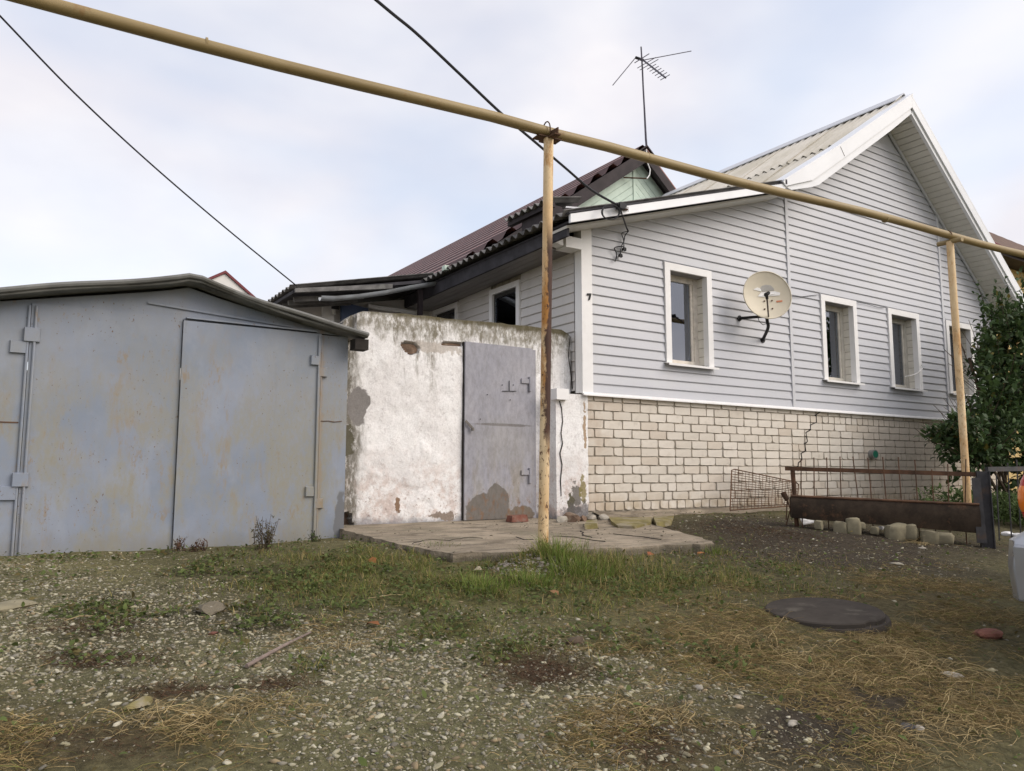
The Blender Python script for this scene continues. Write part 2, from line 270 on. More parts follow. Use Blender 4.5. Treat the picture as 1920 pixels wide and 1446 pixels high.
# ---- vehicle
a = NT('car_silver', .28, .5, .55); a.col((.40, .42, .455)); a.b.inputs['Coat Weight'].default_value = .6; a.rough(a.step(a.noise(6, 5), .3, .7, .24, .38)); M['car_silver'] = a.m
simple('rubber', (.022, .022, .022), .85, .2, 20, .2); simple('car_glass', (.02, .025, .03), .06, .1, 3, 0, spec=.6); simple('alloy', (.42, .42, .43), .35, .08, 6, .05, metal=.7); simple('lamp_red', (.40, .02, .015), .15, .06, 6, 0, spec=.6); simple('lamp_orange', (.75, .19, .02), .15, .06, 6, 0, spec=.6); simple('plastic_black', (.03, .03, .032), .6, .1, 10, .1)
# ---- vegetation / ground
def attr_mat(name, rough=.9, sub=0, bumpy=0, spec=.2):
    a = NT(name, rough, spec); c = a.attr('tint')
    if bumpy: a.bump(a.noise(bumpy, 4, .7), .5, .006)
    if sub:
        tl = a.n('ShaderNodeBsdfTranslucent'); a.t.links.new(c, tl.inputs[0]); ms = a.n('ShaderNodeMixShader'); ms.inputs[0].default_value = sub
        a.t.links.new(a.b.outputs[0], ms.inputs[1]); a.t.links.new(tl.outputs[0], ms.inputs[2]); a.t.links.new(ms.outputs[0], a.t.nodes['Material Output'].inputs['Surface'])
    a.col(c); M[name] = a.m
attr_mat('leafy', .5, .3); attr_mat('grass', .7, .3); attr_mat('straw', .8, .15); attr_mat('stones', .92, 0, 60)
a = NT('soil', .97, .15); c = a.attr('tint')
c = a.mix(1.0, c, a.mix(a.step(a.noise(28, 7, .72), .32, .68), (.6, .6, .6), (1.4, 1.4, 1.4)), 'MULTIPLY')
c = a.mix(a.step(a.noise(95, 4, .7), .60, .70, 0, .5), c, (.33, .30, .24)); c = a.mix(a.step(a.noise(6, 5, .6, loc=(4, 4, 0)), .55, .70, 0, .5), c, (.075, .068, .03))
a.col(c); a.bump(a.math('ADD', a.noise(22, 7, .75), a.math('MULTIPLY', a.noise(110, 4, .7), .6)), .9, .03); M['soil'] = a.m

# ------------------------------------------------------------------ mesh helpers
class MB:
    def __init__(s): s.v = []; s.f = []; s.sm = False
    def add(s, V, Fc):
        o = len(s.v); s.v += [tuple(map(float, p)) for p in V]; s.f += [tuple(i+o for i in q) for q in Fc]; return s
    def box(s, x0, x1, y0, y1, z0, z1):
        return s.add([(x0, y0, z0), (x1, y0, z0), (x1, y1, z0), (x0, y1, z0), (x0, y0, z1), (x1, y0, z1), (x1, y1, z1), (x0, y1, z1)],
                     [(0, 3, 2, 1), (4, 5, 6, 7), (0, 1, 5, 4), (1, 2, 6, 5), (2, 3, 7, 6), (3, 0, 4, 7)])
    def hull(s, A, B):                         # two matching loops joined, ends closed
        n = len(A); s.add(list(A)+list(B), [tuple(range(n-1, -1, -1)), tuple(range(n, 2*n))]+[(i, (i+1) % n, n+(i+1) % n, n+i) for i in range(n)]); return s
    def prism(s, P, y0, y1): return s.hull([(p[0], y0, p[1]) for p in P], [(p[0], y1, p[1]) for p in P])       # polygon in xz
    def prismx(s, P, x0, x1): return s.hull([(x0, p[0], p[1]) for p in P], [(x1, p[0], p[1]) for p in P])     # polygon in yz
    def prismz(s, P, z0, z1): return s.hull([(p[0], p[1], z0) for p in P], [(p[0], p[1], z1) for p in P])
    def bar(s, a, b, wd, ht, up=(0, 0, 1)):
        a = np.array(a, float); b = np.array(b, float); d = b-a; d /= np.linalg.norm(d); u = np.array(up, float); r = np.cross(d, u); r /= np.linalg.norm(r); u = np.cross(r, d)
        q = lambda p: [p-r*wd/2-u*ht/2, p+r*wd/2-u*ht/2, p+r*wd/2+u*ht/2, p-r*wd/2+u*ht/2]
        return s.hull(q(a), q(b))
    def tube(s, pts, r, n=8, caps=True):
        P = [np.array(p, float) for p in pts]; R = r if hasattr(r, '__len__') else [r]*len(P); V = []; Fc = []
        prev = None
        for i, p in enumerate(P):
            d = P[min(i+1, len(P)-1)]-P[max(i-1, 0)]; d = d/(np.linalg.norm(d)+1e-9)
            if prev is None: t = np.array([0, 0, 1.]) if abs(d[2]) < .9 else np.array([1., 0, 0]); e = np.cross(d, t)
            else: e = prev-d*(prev@d)
            e /= np.linalg.norm(e)+1e-9; prev = e; g = np.cross(d, e)
            V += [p+R[i]*(math.cos(2*math.pi*k/n)*e+math.sin(2*math.pi*k/n)*g) for k in range(n)]
        for i in range(len(P)-1):
            for k in range(n): Fc.append((i*n+k, i*n+(k+1) % n, (i+1)*n+(k+1) % n, (i+1)*n+k))
        if caps: Fc += [tuple(range(n-1, -1, -1)), tuple(range((len(P)-1)*n, len(P)*n))]
        s.sm = True
        return s.add(V, Fc)
    def mesh(s, name, mat):
        me = bpy.data.meshes.new(name); me.from_pydata(s.v, [], s.f); me.materials.append(M[mat]); me.update()
        if s.sm: smooth(me)
        return me
    def build(s, name, mat, parent=None, label=None): return link(name, s.mesh(name, mat), parent, label)
def smooth(me, ang=40):
    import bmesh
    bm = bmesh.new(); bm.from_mesh(me); bmesh.ops.recalc_face_normals(bm, faces=bm.faces)
    for f in bm.faces: f.smooth = True
    for e in bm.edges: e.smooth = len(e.link_faces) == 2 and e.calc_face_angle(0) < math.radians(ang)
    bm.to_mesh(me); bm.free()
def base_of(o):
    b = o
    while b.parent: b = b.parent
    return b
def link(name, me, parent=None, label=None, loc=None):
    o = bpy.data.objects.new(name, me); COL.objects.link(o)
    if parent is not None:
        o.parent = parent; off = Vector(parent.get('_w', (0, 0, 0)))
        o.matrix_parent_inverse = Matrix.Translation(-off)
        o['_w'] = tuple(loc) if loc is not None else (0., 0., 0.)
    if loc is not None: o.location = loc
    if label: o['label'] = label
    return o
def thing(name, label, cat, loc, group=None):
    o = bpy.data.objects.new(name, None); COL.objects.link(o); o.location = loc; o['_w'] = tuple(float(v) for v in loc); o.empty_display_size = .2
    o['label'] = label; o['category'] = cat
    if group: o['group'] = group
    return o
def tag(o, label, cat, group=None, kind=None):
    if label: o['label'] = label
    if cat: o['category'] = cat
    if group: o['group'] = group
    if kind: o['kind'] = kind
    return o
def np_mesh(name, V, Fc, mat, tint=None, smooth_=False):
    """V (n,3); Fc (m,k) array of equal-size faces"""
    me = bpy.data.meshes.new(name); V = np.asarray(V, np.float32); Fc = np.asarray(Fc, np.int32); m, k = Fc.shape
    me.vertices.add(len(V)); me.vertices.foreach_set('co', V.ravel()); me.loops.add(m*k); me.loops.foreach_set('vertex_index', Fc.ravel())
    me.polygons.add(m); me.polygons.foreach_set('loop_start', np.arange(0, m*k, k, dtype=np.int32)); me.polygons.foreach_set('loop_total', np.full(m, k, np.int32))
    if smooth_: me.polygons.foreach_set('use_smooth', np.ones(m, bool))
    me.update(calc_edges=True)
    if tint is not None:
        at = me.color_attributes.new('tint', 'FLOAT_COLOR', 'POINT'); c = np.ones((len(V), 4), np.float32); c[:, :3] = tint; at.data.foreach_set('color', c.ravel())
    me.materials.append(M[mat]); return me

# =================================================================== GROUND
def blob(px, py, cx, cy_, rx, ry): return np.exp(-(((px-cx)/rx)**2+((py-cy_)/ry)**2))
def fields(x, y):
    """how much gravel / green / dry / brown / dark soil lies at ground points (read off the photograph's layout)"""
    x = np.asarray(x, float); y = np.asarray(y, float)
    P = np.stack([x, y, gbase(x, y)], -1); c = np.maximum(P@CF, .3); px = 960+FPX*(P@CR)/c; py = 723-FPX*(P@CU)/c
    B = lambda *a: blob(px, py, *a)
    n = fbm(x, y, 1.3, 11, 4); n2 = fbm(x, y, 3.1, 23, 4)
    gravel = 1.0*B(80, 1150, 230, 95)+.9*B(170, 1270, 200, 70)+1.3*B(720, 1360, 300, 130)+.9*B(840, 1230, 200, 60)+.8*B(480, 1220, 160, 70)+.8*B(1090, 1370, 170, 110)+.5*B(1250, 1290, 140, 70)+.35*B(960, 1190, 110, 25)+.3*B(1440, 1380, 130, 60)+.35*B(400, 1110, 200, 40)+.07*B(1650, 1040, 330, 50)+.08*B(1300, 1010, 200, 40)
    green = 1.1*B(700, 1075, 190, 38)+1.5*B(1050, 1085, 110, 42)+.9*B(560, 1085, 130, 30)+.9*B(1230, 1100, 230, 45)+.6*B(640, 1120, 200, 28)+.9*B(870, 1105, 120, 40)+1.2*B(850, 1180, 75, 20)+1.0*B(950, 1225, 60, 22)+.9*B(590, 1250, 38, 14)+.5*B(440, 1215, 30, 12)+.5*B(1380, 1085, 130, 28)+.3*B(60, 1370, 60, 22)+.3*B(1100, 1180, 140, 40)
    weeds = .5*B(150, 1210, 160, 30)+.5*B(640, 1210, 120, 25)+1.2*B(300, 1120, 220, 60)+.9*B(420, 1080, 190, 35)+.7*B(520, 1170, 90, 30)+.5*B(700, 1160, 120, 25)+.5*B(1100, 1170, 140, 40)+.4*B(1200, 1240, 120, 50)+.4*B(1330, 1250, 90, 50)
    dry = .5*B(120, 1330, 200, 40)+1.1*B(1560, 1225, 230, 60)+1.0*B(1760, 1340, 220, 90)+.9*B(1480, 1120, 260, 45)+.8*B(1300, 1190, 170, 50)+1.3*B(110, 1400, 260, 60)+.7*B(330, 1385, 110, 40)+.8*B(1130, 1380, 100, 60)+.6*B(1300, 1390, 130, 60)+.7*B(1780, 1180, 150, 60)+.4*B(640, 1190, 90, 30)+.5*B(1720, 1120, 150, 30)+.4*B(470, 1330, 120, 24)
    brown = .5*B(1500, 1000, 250, 25)+1.3*B(1010, 1262, 85, 30)+1.2*B(330, 1300, 85, 18)+1.0*B(520, 1285, 70, 18)+.9*B(190, 1240, 110, 16)+.5*B(230, 1400, 160, 40)+.6*B(1220, 1400, 80, 60)+.5*B(150, 1180, 120, 18)
    dark = 1.3*B(1600, 1030, 380, 55)+.6*B(1400, 990, 200, 30)+1.1*B(1520, 1370, 140, 70)+.8*B(1700, 1300, 180, 60)+.5*B(450, 1120, 200, 60)
    moss = 1.0*B(120, 1060, 190, 28)
    w_ = lambda f, k=.55: np.clip(f+k*(n-.5)*2*np.minimum(1, f*3), 0, 1.2)
    return dict(gravel=w_(gravel), green=w_(green), weeds=w_(weeds, .8)*(n2 > .48), dry=w_(dry), brown=w_(brown, .3), dark=w_(dark), moss=w_(moss), px=px, py=py, c=P@CF)
def axis_coords(a, b, step, far):
    mid = np.arange(a, b+1e-6, step); g = [step]; 
    while sum(g) < far: g.append(g[-1]*1.22)
    g = np.cumsum(g); return np.concatenate([a-g[::-1], mid, b+g])
gx = axis_coords(-1.2, 9.0, .03, 420); gy = axis_coords(.4, 6.9, .03, 420)
XX, YY = np.meshgrid(gx, gy, indexing='ij'); ZZ = gz(XX, YY)
fl = fields(XX.ravel(), YY.ravel())
T = np.full((XX.size, 3), (.145, .132, .066)) * (0.8+.4*fbm(XX.ravel(), YY.ravel(), 2.2, 31))[:, None]
def lay(T, wgt, c): w3 = np.clip(wgt, 0, 1)[:, None]; return T*(1-w3)+np.array(c)*w3
T = lay(T, fl['gravel']*.8, (.155, .147, .075)); T = lay(T, fl['green']*.8, (.115, .11, .04)); T = lay(T, fl['weeds']*.75, (.085, .08, .04)); T = lay(T, fl['dry']*.75, (.105, .085, .042))
T = lay(T, fl['brown']*.75, (.075, .048, .030)); T = lay(T, fl['dark']*.85, (.062, .050, .036)); T = lay(T, fl['moss']*.75, (.205, .185, .085))
ni, nj = XX.shape; idx = np.arange(ni*nj).reshape(ni, nj)
FF = np.stack([idx[:-1, :-1], idx[1:, :-1], idx[1:, 1:], idx[:-1, 1:]], -1).reshape(-1, 4)
g_ob = link('ground', np_mesh('ground', np.stack([XX, YY, ZZ], -1).reshape(-1, 3), FF, 'soil', T, True)); tag(g_ob, 'uneven dirt and gravel yard sloping up to the house', None, kind='structure')

# =================================================================== HOUSE
YF, XC, XR = 6.25, 5.0, 13.9
house = thing('house', 'grey sided gable house with pale brick plinth and corrugated slate roof', 'house', (XC, YF, -.45))
YO = 5.8                                              # plane of the barge boards
def xz(px, py, Y=YO): p = onY(px, py, Y); return (p[0], p[2])
AP = xz(1709, 213); RB = xz(1880, 522); LB = xz(1545, 338)       # underside of the barge boards
sR = (AP[1]-RB[1])/(RB[0]-AP[0]); sR = min(sR, .84); sL = (AP[1]-LB[1])/(AP[0]-LB[0])
LT0 = xz(1470, 357); LT1 = xz(1070, 417); sLT = (LT0[1]-LT1[1])/(LT0[0]-LT1[0])
def under(x):                                         # underside of the roof above the facade
    if x > AP[0]: return AP[1]-sR*(x-AP[0])
    return max(AP[1]-sL*(AP[0]-x), LT0[1]-sLT*(LT0[0]-x))
WZ0, WZ1 = 1.225, 2.415; TW = .085
WIN = [(6.585, .78), (9.54, .82), (11.165, .84), (12.80, .84)]
WX = [(c-wd/2, c+wd/2) for c, wd in WIN]
ZB = .825                                             # bottom of the siding
# backing masonry behind the siding
mb = MB(); yb0, yb1 = YF+.02, YF+.34
mb.box(XC+.05, XR-.02, yb0, yb1, -.75, WZ0+.02)
ed = [XC+.05]+[v for x0, x1 in WX for v in (x0+TW-.01, x1-TW+.01)]+[XR-.02]
for i in range(0, len(ed), 2): mb.box(ed[i], ed[i+1], yb0, yb1, WZ0+.021, WZ1-.021)
xs = [XC+.05, LT0[0]-.1, 8.2, AP[0], XR-.02]; top = [(x, under(x)-.03) for x in xs]
mb.prism([(XR-.02, WZ1-.02), (XC+.05, WZ1-.02)]+top, yb0, yb1)
mb.box(XC+.02, XC+.3, yb1+.01, 10.9, -.6, under(XC)-.02); mb.box(XR-.3, XR-.02, yb1+.01, 10.9, -.6, 2.9); mb.box(XC+.3, XR-.3, 10.6, 10.9, -.6, 2.9)
mb.build('wall', 'mortar', house)
mb = MB().box(XC+.31, XR-.31, YF+.9, YF+.95, -.5, 2.5); mb.build('inner_wall', 'room', house)
def board_mesh(P0, P1, Q0, Q1, out, mat):
    """weatherboard: bottom edge P0-P1, top edge Q0-Q1, 'out' = outward unit vector; bottom lip stands proud"""
    o = np.array(out, float); P0, P1, Q0, Q1 = [np.array(p, float) for p in (P0, P1, Q0, Q1)]
    def sec(a, b): h = b-a; return [a, a+o*.0165, a+h*.07+o*.0175, a+h*.72+o*.0065, a+h*.9+o*.003, b+o*.0025, b]
    return MB().hull(sec(P0, Q0), sec(P1, Q1)).mesh('siding_board', mat)
ROW = .1072; strips = [8.475, 12.336]; n_rows = 46
def put_board(x0, x1, z0, z1):
    def ends(z):
        a, b = x0, x1
        lo, hi = a, b
        for _ in range(60):
            if under(a) < z and a < 11: a += .05
            if under(b) < z and b > 10.5: b -= .05
        return a, b
    if under((x0+x1)/2) < z0 and under(x0) < z0 and under(x1) < z0: return
    a0, b0 = ends(z0); a1, b1 = ends(z1)
    if b0-a0 < .04: return
    if b1 <= a1: a1 = b1 = (a1+b1)/2
    link('siding_board', board_mesh((a0, YF, z0), (b0, YF, z0), (a1, YF, z1), (b1, YF, z1), (0, -1, 0), 'siding'), house)
edges = [XC+.112]+strips+[XR]
for r in range(n_rows):
    z0 = ZB+r*ROW; z1 = z0+ROW
    for s_ in range(3):
        a, b = edges[s_]+(.028 if s_ else 0), edges[s_+1]-(.028 if s_ < 2 else 0)
        cuts = [(x0-.004, x1+.004) for x0, x1 in WX if x0 > a-.2 and x1 < b+.2 and z1 > WZ0+.02 and z0 < WZ1-.03]
        cur = a
        for c0, c1 in cuts:
            put_board(cur, c0, z0, z1-.0005); cur = c1
            if z0 < WZ0-.015: put_board(c0+.001, c1-.001, z0, WZ0-.004)
            if z1 > WZ1+.008: put_board(c0+.001, c1-.001, WZ1+.001, z1-.0005)
        put_board(cur, b, z0, z1-.0005)
MB().prism([(AP[0]-.75, AP[1]-.62), (AP[0]+.70, AP[1]-.62), (AP[0], AP[1]-.01)], YF-.003, YF+.018).build('gable_peak_panel', 'siding', house)
for sx in strips: MB().box(sx-.027, sx+.027, YF-.026, YF-.001, ZB-.005, under(sx)-.01).build('joint_strip', 'trim_grey', house)
mb = MB().box(XC-.03, XC+.112, YF-.032, YF-.001, ZB-.0, under(XC)+.0); mb.box(XC-.03, XC-.001, YF, YF+.10, ZB+.0, under(XC)+.0); mb.build('corner_trim', 'trim_white', house)
mb = MB(); mb.prismx([(YF-.001, ZB+.012), (YF-.035, ZB+.004), (YF-.07, ZB-.022), (YF-.07, ZB-.034), (YF-.062, ZB-.034), (YF-.03, ZB-.012), (YF-.001, ZB-.006)], XC-.04, XR); mb.build('drip_strip', 'trim_white', house)
# house number
sev = [onY(px, py, YF-.034) for px, py in ((1100.3, 550.5), (1108, 550.5), (1108, 552.5), (1105.2, 563), (1102.6, 563), (1105.2, 553.6), (1100.3, 554.2))]
MB().prism([(p[0], p[2]) for p in sev], YF-.044, YF-.0335).build('house_number', 'black', house, 'black numeral 7 on the white corner trim')
# plinth bricks
BH, PITCHZ, ZP = .0875, .0958, -.405
rb = random.Random(3)
def brick_mesh(L, seed):
    q = random.Random(seed); pts = []; h = BH
    for (cx_, cz_, sx_, sz_) in ((0, 0, 1, 1), (L, 0, -1, 1), (L, h, -1, -1), (0, h, 1, -1)):
        r = q.choice([.006, .008, .012, .02, .028]) if q.random() < .8 else .034
        a_ = (cx_+sx_*r*q.uniform(.8, 1.5), cz_+sz_*q.uniform(0, .003)); b_ = (cx_+sx_*r*.28, cz_+sz_*r*.28); c_ = (cx_+sx_*q.uniform(0, .003), cz_+sz_*r*q.uniform(.7, 1.1))
        tri = [c_, b_, a_]
        if (sx_ > 0) != (sz_ > 0): tri = tri[::-1]
        pts += tri
    return MB().hull([(p[0]*1.0+(.0015 if p[0] < L/2 else -.0015), -.022+(.003 if i % 3 == 1 else 0), p[1]) for i, p in enumerate(pts)], [(p[0], .012, p[1]) for p in pts]).mesh('brick', 'brick')
BM = {L: [brick_mesh(L, k*31+int(L*1000)) for k in range(7)] for L in (.25, .12, .055)}
far_b = MB(); plinth_n = 0
def lay_brick(x, z, L):
    global plinth_n
    me = rb.choice(BM[L]); dz = .012*math.sin(x*1.1)*0
    if z > ZB-.05: return
    if x < 9.75 and z+BH < ZB+.03:
        o = link('brick', me, house, loc=(x+rb.uniform(-.003, .003), YF+rb.uniform(-.003, .003), z+rb.uniform(-.002, .002)+dz)); plinth_n += 1
        o.rotation_euler = (0, rb.uniform(-.006, .006), rb.uniform(-.012, .012))
    else:
        far_b.add([(v.co.x+x, v.co.y+YF+rb.uniform(-.0005, .0005), v.co.z+z) for v in me.vertices], [tuple(p.vertices) for p in me.polygons])
for r in range(13):
    z = ZP+r*PITCHZ; x = XC+.004; first = True
    while x < XR-.1:
        if r == 0: L = .12
        elif r == 11 and x > 9.0: L = .12
        elif r == 6 and x > 9.3: L = .12
        elif first: L = .25 if r % 2 else .12
        elif r == 1 and x < 5.30 and x > 5.24: L = .055
        else: L = .25 if rb.random() > .05 else .12
        lay_brick(x, z, L); x += L+.0115; first = False
# side of the plinth hidden by the wall; bricks beyond reach joined into one part
tag(far_b.build('distant_bricks', 'brick', house), None, None, kind='stuff')
MB().box(XC+.006, XR-.005, YF-.008, YF+.019, ZP-.05, ZB-.008).build('mortar_bed', 'mortar', house)
# settlement crack stepping through the joints
ck = [onY(px, py, YF-.024) for px, py in ((1538, 772), (1530, 778), (1531, 792), (1519, 797), (1520, 806), (1511, 811), (1514, 828), (1509, 832), (1511, 846), (1502, 850), (1504, 862), (1497, 868), (1496, 884))]
mb = MB()
for p, q in zip(ck[:-1], ck[1:]):
    wd = .013 if abs(p[2]-q[2]) > abs(p[0]-q[0])*.3 else .010
    mb.bar((p[0], YF-.018, p[2]), (q[0], YF-.018, q[2]), wd, .018, up=(0, 1, 0))
mb.build('crack', 'crack_gap_dark', house)
# concrete footing ledge
fx = np.linspace(XC+.1, XR, 60); FT = []; FBm = []
V = []; Fc = []
for i, xx in enumerate(fx):
    e = .17+.07*fbm(xx, 1, 2.3, 4)+.05*sm(xx, 6.2, 7.6); zt = ZP+.004-.02*fbm(xx, 2, 3, 8)-.02*sm(xx, 7, 8.2)
    V += [(xx, YF+.02, zt), (xx, YF-e*.55, zt-.012-.03*fbm(xx, 3, 5, 2)), (xx, YF-e, zt-.05-.04*fbm(xx, 5, 4, 9)), (xx, YF-e-.03, -.85)]
for i in range(len(fx)-1):
    for k in range(3): Fc.append((i*4+k, i*4+k+1, (i+1)*4+k+1, (i+1)*4+k))
MB().add(V, Fc).build('footing', 'slab', house)
# green capped vent through the plinth
pv = onY(1636, 852, YF-.05); mb = MB().tube([(pv[0], YF-.022, pv[2]), (pv[0]-.01, YF-.10, pv[2])], .062, 20); vt = mb.build('vent_pipe', 'vent_grey', house)
MB().tube([(pv[0]-.01, YF-.1005, pv[2]), (pv[0]-.0105, YF-.104, pv[2])], .048, 20).build('vent_cap', 'green_plastic', vt)

# windows of the facade
def facade_window(x0, x1, k):
    z0, z1 = WZ0, WZ1; ya, yb = YF-.034, YF-.0005
    mb = MB(); mb.box(x0, x0+TW, ya, yb, z0+.002, z1); mb.box(x1-TW, x1, ya, yb, z0+.002, z1); mb.box(x0+TW, x1-TW, ya+.0005, yb, z1-TW, z1-.0005)
    a0, a1, b1 = x0+TW, x1-TW, z1-TW
    mb.box(a1+.0005, a1+.012, YF, YF+.045, z0+.03, b1)          # return of the trim into the opening
    wn_ = mb.build('window', 'trim_white', house)
    yr = YF+.13
    mb = MB().prismx([(YF-.085, z0-.004), (YF-.085, z0+.004), (yr, z0+.042), (yr, z0+.03)], x0-.02, x1+.025); mb.box(x0-.02, x1+.025, YF-.087, YF-.081, z0-.022, z0+.0035); mb.build('sill', 'trim_white', wn_)
    MB().box(a0-.02, a1+.03, YF+.0, yr+.09, b1+.001, b1+.03).build('head_lining', 'eave_board', wn_)
    nb = 10; hh = (b1-z0-.04)/nb
    for i in range(nb):
        MB().box(a1+.001, a1+.05, YF+.0465, yr+.005, z0+.041+i*hh, z0+.041+(i+1)*hh-.008).build('reveal_brick', 'reveal_paint', wn_)
    MB().box(a1+.006, a1+.06, YF+.044, yr+.1, z0, b1).build('reveal_mortar', 'mortar', wn_)
    MB().box(a0-.06, a0-.006, YF+.0, yr+.1, z0, b1).build('reveal', 'reveal_paint', wn_)
    f = .05; mb = MB(); mb.box(a0-.03, a0+f-.02, yr, yr+.06, z0+.03, b1); mb.box(a1-f-.015, a1+.004, yr, yr+.06, z0+.03, b1); mb.box(a0+f-.02, a1-f-.015, yr+.001, yr+.059, z0+.03, z0+.085); mb.box(a0+f-.02, a1-f-.015, yr+.001, yr+.059, b1-.07, b1)
    mb.box(a1-f-.055, a1-f-.0155, yr+.012, yr+.058, z0+.0855, b1-.0705)
    mb.build('sash', 'old_sash' if k == 0 else 'sash', wn_)
    MB().box(a0+f-.022, a1-f-.05, yr+.028, yr+.033, z0+.08, b1-.065).build('pane', 'glass', wn_)
    cx0 = {0: a1-.02, 1: a0+.22, 2: a0+.10, 3: a1-.1}[k]; n = 30; V = []; Fc = []
    for i in range(n+1):
        xx = cx0+(a1+.25-cx0)*i/n; yy = yr+.13+.018*math.sin(i*1.3)+.01*math.sin(i*2.9)
        V += [(xx, yy, z0), (xx, yy, b1+.05)]
    for i in range(n): Fc.append((2*i, 2*i+2, 2*i+3, 2*i+1))
    MB().add(V, Fc).build('curtain', 'curtain', wn_)
    mb = MB(); mb.box(a0-.25, a1+.4, yr+.5, yr+.52, z0-.1, b1+.1); mb.box(a0-.25, a1+.4, yr+.1, yr+.5, z0-.04, z0+.02); mb.box(a0-.25, a1+.4, yr+.1, yr+.5, b1+.02, b1+.08); mb.box(a0-.27, a0-.25, yr+.1, yr+.5, z0, b1); mb.box(a1+.4, a1+.42, yr+.1, yr+.5, z0, b1)
    mb.build('dark_room', 'room', wn_)
    return wn_
for k, (x0, x1) in enumerate(WX):
    wn_ = facade_window(x0, x1, k)
    if k == 0:      # shelf and lamp arm seen behind the glass of the first window
        MB().box(x0+.1, x1, YF+.24, YF+.26, 1.60, 1.68).build('inner_rail', 'black', wn_)

# barge boards, soffit and roof of the facade gable
def pxpoly(pts, Y): return [xz(px, py, Y) for px, py in pts]
LOW_L = [(1484, 356), (1521, 351), (1535, 347), (1673, 243), (1709, 213), (1710, 199), (1583, 294), (1521.5, 337.5), (1471.5, 349)]
MB().prism(pxpoly(LOW_L, YO+.004)[::-1], YO+.004, YO+.05).build('lower_barge_board', 'cover_white', house)
COV_L = [(1471.5, 349.5), (1522, 338.5), (1583, 295), (1710, 201), (1710, 177), (1643, 224), (1573, 273), (1466, 341)]
MB().prism(pxpoly(COV_L[::-1], YO), YO-.02, YO+.0035).build('barge_cover', 'cover_white', house)
jl = [xz(1576, 275, YO-.022), xz(1584, 293, YO-.022)]; MB().bar((jl[0][0], YO-.022, jl[0][1]), (jl[1][0], YO-.022, jl[1][1]), .006, .004, up=(0, 1, 0)).build('cover_joint', 'eave_board', house)
capL = [xz(px, py) for px, py in ((1710, 177), (1643, 224), (1573, 273), (1468, 339))]
mb = MB()
for (xa, za), (xb, zb_) in zip(capL[:-1], capL[1:]): mb.hull([(xa, YO-.022, za-.012), (xb, YO-.022, zb_-.012), (xb, YO+.16, zb_+.0), (xa, YO+.16, za+.0)], [(xa, YO-.022, za+.012), (xb, YO-.022, zb_+.012), (xb, YO+.16, zb_+.03), (xa, YO+.16, za+.03)])
mb.build('cover_flange', 'cover_white', house)
XE = XR+.42; zR = lambda x: AP[1]-sR*(x-AP[0])
MB().prism([(AP[0]+.003, AP[1]), (XE, zR(XE)), (XE, zR(XE)+.075), (AP[0]+.003, AP[1]+.085)], YO+.004, YO+.05).build('lower_barge_board', 'cover_white', house)
MB().prism([(AP[0]+.003, AP[1]+.0855), (XE+.03, zR(XE+.03)+.0755), (XE+.03, zR(XE+.03)+.25), (AP[0]+.003, AP[1]+.262)], YO-.021, YO+.0035).build('barge_cover', 'cover_white', house)
MB().prism([(AP[0]+.0, AP[1]+.262), (XE+.05, zR(XE+.05)+.25), (XE+.05, zR(XE+.05)+.28), (AP[0]-.0, AP[1]+.292)], YO-.022, YO+.18).build('cover_flange', 'cover_white', house)
nsl = int((XE-AP[0])*math.hypot(1, sR)/.105)
for i in range(nsl):
    xa = AP[0]+.02+(XE-AP[0]-.02)*i/nsl; xb = AP[0]+.02+(XE-AP[0]-.02)*(i+1)/nsl-.013
    MB().prism([(xa, zR(xa)+.006), (xb, zR(xb)+.006), (xb, zR(xb)+.02), (xa, zR(xa)+.02)], YO+.051, YF+.0).build('soffit_board', 'soffit', house)
MB().prism([(AP[0]+.02, AP[1]+.022), (XE, zR(XE)+.022), (XE, zR(XE)+.04), (AP[0]+.02, AP[1]+.04)], YO+.051, YF+.3).build('soffit_back', 'eave_dark', house)
mb = MB().prism([(AP[0]+.0, AP[1]-.055), (XR, zR(XR)-.055), (XR, zR(XR)-.0), (AP[0]+.0, AP[1]-.0)], YF-.045, YF-.022); mb.build('soffit_moulding', 'trim_grey', house)
zL = lambda x: AP[1]-sL*(AP[0]-x)
MB().prism([(8.7, zL(8.7)+.02), (AP[0], AP[1]+.02), (AP[0], AP[1]+.036), (8.7, zL(8.7)+.036)][::-1], YO+.051, YF+.3).build('soffit_back', 'soffit', house)
# lean-to edge
zT = lambda x: LT0[1]-sLT*(LT0[0]-x); XL = LT1[0]; XK = LT0[0]+.03
mb = MB().prism([(XL, zT(XL)), (XK, zT(XK)), (XK, zT(XK)+.088), (XL, zT(XL)+.088)][::-1], YO, YO+.03); mb.build('verge_board', 'cover_white', house)
MB().prism([(XL+.05, zT(XL+.05)-.03), (8.1, zT(8.1)-.03), (8.1, zT(8.1)-.002), (XL+.05, zT(XL+.05)-.002)][::-1], YO+.13, YF+.02).build('lean_to_soffit', 'soffit', house)
MB().prism([(XL-.02, zT(XL)+.0885), (XK, zT(XK)+.0885), (XK, zT(XK)+.097), (XL-.02, zT(XL)+.106)][::-1], YO-.006, YO+.1).build('verge_strip', 'eave_dark', house)
MB().prism([(XL+.05, zT(XL)+.03), (7.95, zT(7.95)+.01), (7.95, zT(7.95)+.03), (XL+.05, zT(XL)+.05)][::-1], YO+.101, 10.9).build('lean_to_deck', 'eave_dark', house)
MB().box(XK-.02, XK+.01, YO-.024, YO+.06, zT(XK)+.07, zT(XK)+.13).build('verge_end_cap', 'eave_dark', house)
